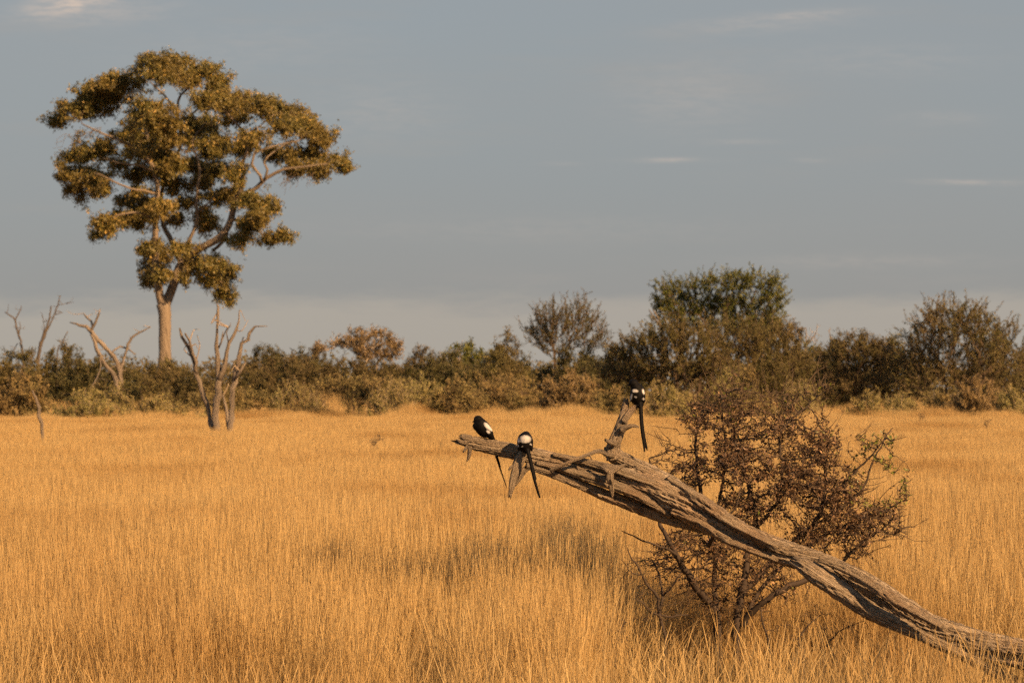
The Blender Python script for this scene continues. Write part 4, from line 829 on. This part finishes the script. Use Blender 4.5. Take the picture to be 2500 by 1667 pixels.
    e, pos, pa, n0, ch = grow_bush('brown_leaved_bush', 'dark twiggy bush with curled brown leaves growing behind the fallen trunk', 'bush', D, stems, blobs, .022, rng, .0021, 'twig_dark', spur=.8, di=.42, dk=.042, jit=.26)
    # long straight outer shoots with short side spurs
    cc = np.array(P(1850, 1230, D + .1)); far = ch[is_tip(pa)[ch]]; o_ = np.linalg.norm((pos[far] - cc) * [1, .6, 1.1], axis=1); far = far[o_ > np.quantile(o_, .62)]; q = rng.choice(far, 170); sh = MB()
    for k in q:
        dr = unit(unit(pos[k] - cc) + rng.normal(0, .45, 3) + np.array([0, 0, .25])); L_ = rng.uniform(.07, .24); p0 = pos[k]; p1 = p0 + dr * L_ * .5 + rng.normal(0, .008, 3); p2 = p1 + unit(dr + rng.normal(0, .2, 3)) * L_ * .5
        segs(sh, [p0, p1], [p1, p2], [.0026, .0020], [.0020, .0012], 4)
        for t in rng.uniform(.1, 1, rng.integers(2, 6)):
            b0 = p0 + (p2 - p0) * t; segs(sh, [b0], [b0 + unit(dr * .6 + rng.normal(0, .8, 3)) * rng.uniform(.012, .05)], .0014, .0007, 3)
    sh.build('shoots', M['twig_dark'], e, smooth=False)['kind'] = 'stuff'
    px = 1250 + pos[:, 0] / pos[:, 1] * F; pyy = HOR - (pos[:, 2] - CAMH) / pos[:, 1] * F
    den = np.zeros(len(pos))
    for x, y, rx, ry, n in cb[:26]:
        X, Y = 1500 + x/S, 900 + y/S; den = np.maximum(den, np.exp(-.9 * (((px - X)/(rx/S))**2 + ((pyy - Y)/(ry/S))**2)) * min(1, n / 230))
    w = den[ch]**1.3 * (px[ch] > 1560) * (pyy[ch] > 985) + .02; w /= w.sum()
    src = rng.choice(ch, 15500, p=w); pts = pos[src] + rng.normal(0, .013, (len(src), 3))
    lb = MB(); leaves(lb, pts, .030, .0125, rng, (0, 0, -.15), .45 + rng.normal(0, .26, len(src))); lb.build('dry_leaves', M['leaf_dry'], e, smooth=False)['kind'] = 'stuff'
    gm = (px[ch] > 2075) & (pyy[ch] < 1240); gsrc = rng.choice(ch[gm], 260); g2 = rng.choice(ch[pyy[ch] < 1080], 90); g3 = rng.choice(ch, 60)
    gs = np.concatenate([gsrc, g2, g3]); lb = MB(); leaves(lb, pos[gs] + rng.normal(0, .006, (len(gs), 3)), .032, .014, rng, (0, 0, .4)); lb.build('green_leaves', M['leaf_fresh'], e, smooth=False)['kind'] = 'stuff'
    # bare sapling to the left of the bush
    rng = np.random.default_rng(31)
    grow_bush('bare_sapling', 'slender bare reddish sapling left of the brown-leaved bush', 'sapling', 25.1, [
        [(1624, 1570, 5, 0), (1610, 1495, 4.6, 0), (1605, 1460, 4.2, 0), (1586, 1433, 3.6, 0), (1565, 1399, 3, -.03), (1544, 1364, 2.2, -.05), (1529, 1336, 1.2, -.06)],
        [(1611, 1490, 3.6, 0), (1618, 1452, 3.2, .02), (1614, 1425, 2.6, .05), (1603, 1390, 1.8, .06), (1592, 1362, 1, .06)], [(1618, 1454, 2.6, .02), (1640, 1432, 2.2, -.05), (1652, 1412, 1.8, -.08), (1662, 1396, 1, -.08)],
        [(1610, 1502, 2.8, 0), (1590, 1494, 2.4, -.05), (1570, 1472, 2, -.1), (1552, 1462, 1.4, -.12), (1537, 1464, 1, -.12)], [(1609, 1500, 2.6, 0), (1640, 1503, 2.2, .05), (1680, 1498, 1.6, .1)], [(1568, 1404, 1.8, -.03), (1545, 1398, 1.4, -.03), (1528, 1380, .9, -.03), (1520, 1366, .7, -.03)]],
        [(1560, 1400, 50, 60, 0, .18, 40), (1640, 1440, 50, 70, 0, .2, 45), (1600, 1500, 70, 50, 0, .2, 40), (1580, 1450, 60, 40, 0, .2, 30)], .02, rng, .0016, 'twig_dark', spur=.5, di=.3, dk=.045, jit=.35)
    rng = np.random.default_rng(32)
    grow_bush('small_dark_bush', 'small dark leafless bush in the grass below the sapling', 'bush', 24.4, [
        [(1500, 1610, 5, 0), (1498, 1585, 4.5, 0), (1506, 1560, 3.8, 0), (1514, 1540, 2.8, 0), (1522, 1522, 1.6, 0)], [(1492, 1610, 4, .05), (1472, 1590, 3.5, .05), (1455, 1575, 2.6, .05), (1440, 1562, 1.4, .05)], [(1500, 1590, 3, 0), (1490, 1555, 2.4, .05), (1470, 1530, 1.6, .05)]],
        [(1505, 1535, 40, 40, 0, .14, 110), (1460, 1560, 45, 40, 0, .14, 80), (1480, 1520, 40, 35, 0, .14, 50)], .018, rng, .0017, 'twig_dark', spur=.7, di=.3, dk=.032, jit=.4)
    rng = np.random.default_rng(33)
    grow_bush('dry_weed', 'tangled thin dead weed below the fallen trunk right of the bush stems', 'weed', 24.7, [
        [(1880, 1590, 3, 0), (1868, 1540, 2.6, 0), (1862, 1510, 2.2, 0), (1856, 1488, 1.6, 0)], [(1960, 1600, 2.4, 0), (1950, 1560, 2, 0), (1975, 1525, 1.6, 0), (2000, 1500, 1.2, 0)], [(2010, 1600, 2.2, .1), (2030, 1560, 1.8, .1), (2060, 1535, 1.4, .1), (2110, 1515, .9, .1)]],
        [(1900, 1540, 60, 50, 0, .2, 50), (1990, 1510, 50, 50, 0, .2, 55), (2060, 1540, 70, 50, 0, .2, 50)], .022, rng, .0014, 'twig_dark', spur=.5, di=.3, dk=.05, jit=.4)
build_fore_bush()

def weed(label, px, py, d, w, n, seed):
    rng = np.random.default_rng(seed); top = P(px, py, d); e = empty('dry_weed', (top.x, top.y, 0), label, 'weed', 'dry weeds in the grass')
    mb = MB(); b = np.array([top.x, top.y, 0.]); s = w * d / F; hub = np.array([top.x, top.y, top.z - s * 1.2]); mid = (b + hub) / 2 + rng.normal(0, .02, 3)
    segs(mb, [b, mid], [mid, hub], .006, .004, 4)
    for i in range(n):
        a = rng.uniform(0, 6.28); p1 = hub + np.array([math.cos(a) * s * rng.uniform(.3, 1), math.sin(a) * s, s * rng.uniform(.5, 1.3)]); segs(mb, [hub], [p1], .003, .0022, 3)
        for k in range(4):
            p2 = p1 + rng.normal(0, .25 * s, 3); segs(mb, [p1], [p2], .0022, .0016, 3); leaves(mb, p2[None] + rng.normal(0, .01, (3, 3)), .025, .016, rng)
    mb.build('stalk', M['twig_brown'], e, smooth=False)['kind'] = 'stuff'
weed('rusty dry seed head poking above the grass left of the leftmost bird', 912, 1068, 62.0, 18, 7, 51)
weed('flat rusty seed head above the grass near the right edge', 2408, 1024, 88.0, 16, 7, 52)
weed('flat rusty seed head above the grass right of the brown-leaved bush', 2245, 1010, 95.0, 14, 6, 53)
weed('dark wiry weed stalk in the grass at lower left', 600, 1415, 30.0, 22, 5, 54)

# ------------------------------------------------------------------ birds
def plumage():
    m, N, L = newmat('black_and_white_plumage')
    at = nd_(N, 'ShaderNodeAttribute', attribute_name='tint'); g = N.new('ShaderNodeNewGeometry')
    t = N.new('ShaderNodeTexNoise'); t.inputs['Scale'].default_value = 90; t.inputs['Detail'].default_value = 4
    mp = N.new('ShaderNodeMapping'); mp.inputs['Scale'].default_value = (1.6, 1.6, .35); L.new(g.outputs['Position'], mp.inputs[0]); L.new(mp.outputs[0], t.inputs['Vector'])
    ad = N.new('ShaderNodeMath'); ad.operation = 'MULTIPLY_ADD'; ad.inputs[1].default_value = .35; L.new(t.outputs[0], ad.inputs[0])
    sb = N.new('ShaderNodeMath'); sb.operation = 'SUBTRACT'; sb.inputs[1].default_value = .175; L.new(at.outputs['Fac'], sb.inputs[0]); L.new(sb.outputs[0], ad.inputs[2])
    c = ramp(N, L, ad.outputs[0], [(.0, (.004, .0035, .0035)), (.42, (.005, .0045, .0045)), (.60, (.22, .215, .21)), (1, (.42, .41, .40))])
    bp = N.new('ShaderNodeBump'); bp.inputs['Strength'].default_value = .5; bp.inputs['Distance'].default_value = .006; L.new(t.outputs[0], bp.inputs['Height'])
    b = N.new('ShaderNodeBsdfPrincipled'); b.inputs['Roughness'].default_value = .6; b.inputs['Specular IOR Level'].default_value = .07
    o = N.new('ShaderNodeOutputMaterial'); L.new(c, b.inputs['Base Color']); L.new(bp.outputs[0], b.inputs['Normal']); L.new(b.outputs[0], o.inputs[0]); return m
M['plumage'] = plumage(); M['claw'] = twig_mat('bird_leg', (.012, .011, .010), (.02, .018, .016), .5)
m_, N_, L_ = newmat('bird_eye'); b_ = N_.new('ShaderNodeBsdfPrincipled'); b_.inputs['Base Color'].default_value = (.01, .006, .004, 1); b_.inputs['Roughness'].default_value = .08; o_ = N_.new('ShaderNodeOutputMaterial'); L_.new(b_.outputs[0], o_.inputs[0]); M['eye'] = m_
def ellipsoid(mb, c, axes, nu=20, nv=12):
    V = []; 
    for i in range(nv + 1):
        ph = math.pi * i / nv
        for j in range(nu):
            th = 2 * math.pi * j / nu; V.append(c + axes[0] * (math.sin(ph) * math.cos(th)) + axes[1] * (math.sin(ph) * math.sin(th)) + axes[2] * math.cos(ph))
    Q = [[i*nu + j, (i+1)*nu + j, (i+1)*nu + (j+1) % nu, i*nu + (j+1) % nu] for i in range(nv) for j in range(nu)]
    mb.add([tuple(v) for v in V], Q)
def bird(label, d, ell, tail, white, legs, beak, eye=None):
    """ell: (px, py, depth m, half length px, half width px, half depth px, tilt deg); one skin is voxel-merged over all of them"""
    s = d / F; c0 = P(ell[0][0], ell[0][1], d)
    e = empty('bird', (c0.x, c0.y, c0.z - 30 * s), label, 'bird', 'long-tailed black and white birds on the fallen trunk')
    mb = MB()
    for (x, y, z, a, b, c, t) in ell:
        t = math.radians(t); A = Vector((math.cos(t), 0, -math.sin(t))); B = Vector((math.sin(t), 0, math.cos(t)))
        ellipsoid(mb, P(x, y, d + z), (A * a * s, Vector((0, 1, 0)) * c * s, B * b * s))
    if beak:
        (x0, y0, r0), (x1, y1, r1), (x2, y2, r2) = beak[0]; z = beak[1]
        tube(mb, [P(x0, y0, d + z), P(x1, y1, d + z), P(x2, y2, d + z)], [r0*s, r1*s, r2*s], .004, 10)
    for feather in tail:
        tube(mb, [P(x, y, d + z) for x, y, r, z in feather], [r * s for x, y, r, z in feather], .01, 10, oval=1.0)
    me = mb.mesh('bird_raw', M['plumage']); o = bpy.data.objects.new('bird_raw', me); COL.objects.link(o)
    rm = o.modifiers.new('r', 'REMESH'); rm.mode = 'VOXEL'; rm.voxel_size = .0022; sm = o.modifiers.new('s', 'SMOOTH'); sm.factor = .5; sm.iterations = 8
    dg = bpy.context.evaluated_depsgraph_get(); me2 = bpy.data.meshes.new_from_object(o.evaluated_get(dg)); bpy.data.objects.remove(o)
    n = len(me2.vertices); V = np.zeros(n * 3); me2.vertices.foreach_get('co', V); V = V.reshape(n, 3)
    val = np.zeros(n)
    for (x, y, z, a, b, c, t) in white:
        t = math.radians(t); C = np.array(P(x, y, d + z)); Q = V - C; u = (Q[:, 0] * math.cos(t) - Q[:, 2] * math.sin(t)) / (a * s); w = (Q[:, 0] * math.sin(t) + Q[:, 2] * math.cos(t)) / (b * s); k = Q[:, 1] / (c * s)
        val = np.maximum(val, np.clip(1.5 - np.sqrt(u*u + w*w + k*k), 0, 1))
    if 'tint' in me2.attributes: me2.attributes.remove(me2.attributes['tint'])
    at = me2.attributes.new('tint', 'FLOAT', 'POINT'); at.data.foreach_set('value', val)
    V -= np.array(e.location); me2.vertices.foreach_set('co', V.ravel()); me2.polygons.foreach_set('use_smooth', np.ones(len(me2.polygons), bool))
    if not me2.materials: me2.materials.append(M['plumage'])
    me2.update(); ob = bpy.data.objects.new('body', me2); COL.objects.link(ob); ob.parent = e
    for lg in legs:
        lb = MB(); (x0, y0), (x1, y1), z = lg; p0, p1 = P(x0, y0, d + z), P(x1, y1, d + z); tube(lb, [p0, p1], [1.1 * s, .9 * s], .006, 6)
        for (dx, dz) in ((-3.2, -.004), (-2.0, -.012), (2.6, .002), (1.5, -.012)):
            tube(lb, [p1, P(x1 + dx * .6, y1 + .3, d + z + dz * .6), P(x1 + dx, y1 + 1.8, d + z + dz)], [.9 * s, .8 * s, .35 * s], .004, 6)
        lb.build('leg', M['claw'], e)
    if eye:
        eb = MB(); c = P(eye[0], eye[1], d + eye[2]); ellipsoid(eb, c, (Vector((1.3 * s, 0, 0)), Vector((0, 1.3 * s, 0)), Vector((0, 0, 1.3 * s))), 12, 8); eb.build('eye', M['eye'], e)
bird('black bird with white shoulder patch perched at the broken tip, leftmost', 25.0,
    [(1179, 1045, 0, 27, 18.5, 17, 52), (1168, 1025, .005, 12, 11, 11, 30), (1174, 1034, 0, 15, 14, 14, 50), (1195, 1060, .0, 16, 9, 9, 56), (1191, 1051, -.028, 20, 10, 6, 55), (1186, 1050, .03, 20, 10, 6, 55), (1166, 1040, .0, 13, 12, 12, 60)],
    [[(1196, 1060, 6, .01), (1204, 1072, 4.6, .03), (1208, 1092, 3.2, .06), (1212, 1116, 2.6, .07), (1224, 1152, 2.0, .07), (1233, 1178, 1.4, .07), (1238, 1192, .8, .07)], [(1198, 1060, 5, .0), (1206, 1073, 3.5, .03), (1209, 1095, 2.4, .065), (1222, 1140, 1.6, .075)]],
    [(1191, 1040, -.05, 14, 6.5, 18, 48), (1200, 1047, -.03, 6, 5, 16, 60), (1192, 1054, -.05, 6, 4, 10, 35)],
    [((1176, 1063), (1174, 1073), -.01), ((1188, 1064), (1186, 1075), -.025)], (((1163, 1027, 4), (1157, 1028.5, 2.4), (1152, 1031, .6)), .01), (1161.5, 1023, -.026))
bird('black bird with pale grey-white back seen from behind, middle of the three', 24.86,
    [(1282, 1079, 0, 20, 24, 18, 0), (1282, 1071, -.005, 18, 16, 17, 0), (1284, 1062, .03, 11, 10, 11, 0), (1270, 1084, -.0, 6, 18, 12, 12), (1295, 1084, -.0, 6, 18, 12, -10), (1286, 1096, -.005, 9, 12, 8, 0), (1281, 1088, .02, 16, 18, 16, 0)],
    [[(1287, 1094, 6, -.015), (1289, 1104, 4.6, -.03), (1296, 1132, 4.0, -.045), (1304.5, 1169, 3.9, -.05), (1312, 1196, 3.4, -.05), (1318, 1215, 2.6, -.05)], [(1289, 1096, 5, -.01), (1292, 1108, 4, -.03), (1299, 1135, 3.2, -.043), (1308, 1170, 2.8, -.048)]],
    [(1282, 1071.5, -.06, 18, 10.5, 23, 0), (1275, 1090, -.06, 4, 2.6, 12, -35), (1297, 1085, -.05, 5, 2.8, 12, 30), (1265, 1088, -.03, 1.8, 4, 10, 0), (1266, 1075, -.02, 3, 7, 14, 0)],
    [((1276, 1098), (1275, 1107), -.01), ((1283, 1099), (1281, 1107), -.02)], (((1284, 1060, 3.5), (1284, 1060.5, 2), (1284, 1061, .6)), .07))
bird('black and white bird with head turned left on the upright branch, highest', 25.0,
    [(1557, 962, 0, 18.5, 27, 17, -4), (1547, 936, -.005, 12, 11, 11, 18), (1553, 946, 0, 14, 13, 14, 0), (1545, 962, -.006, 5.5, 20, 12, 14), (1570, 966, -.006, 5.5, 20, 12, -4), (1562, 984, -.005, 10, 14, 9, -5), (1554, 966, .02, 16, 24, 15, 0)],
    [[(1562, 984, 6, -.015), (1564, 996, 4.4, -.03), (1565, 1025, 4.0, -.042), (1568, 1058, 3.7, -.045), (1572, 1085, 3.0, -.045), (1573.5, 1103, 2.2, -.045)], [(1564, 986, 5, -.01), (1566, 998, 3.6, -.03), (1568, 1028, 3.2, -.04), (1572, 1060, 3, -.042), (1577, 1084, 2.6, -.042), (1580, 1099, 2.0, -.042)]],
    [(1549, 953.5, -.05, 10.5, 4.8, 14, 8), (1571.5, 955, -.04, 4.2, 8.6, 12, -10), (1541, 969, -.015, 2.6, 11, 11, 14), (1551, 969, -.055, 5.2, 3.2, 10, 25), (1571, 974, -.05, 5, 4.6, 10, -20)],
    [((1556, 980), (1555, 987), -.01), ((1561, 981), (1559, 988.5), -.02)], (((1540, 937, 3.4), (1534.5, 940, 2.2), (1530.5, 942.5, .6)), -.01), (1543.5, 935.5, -.026))
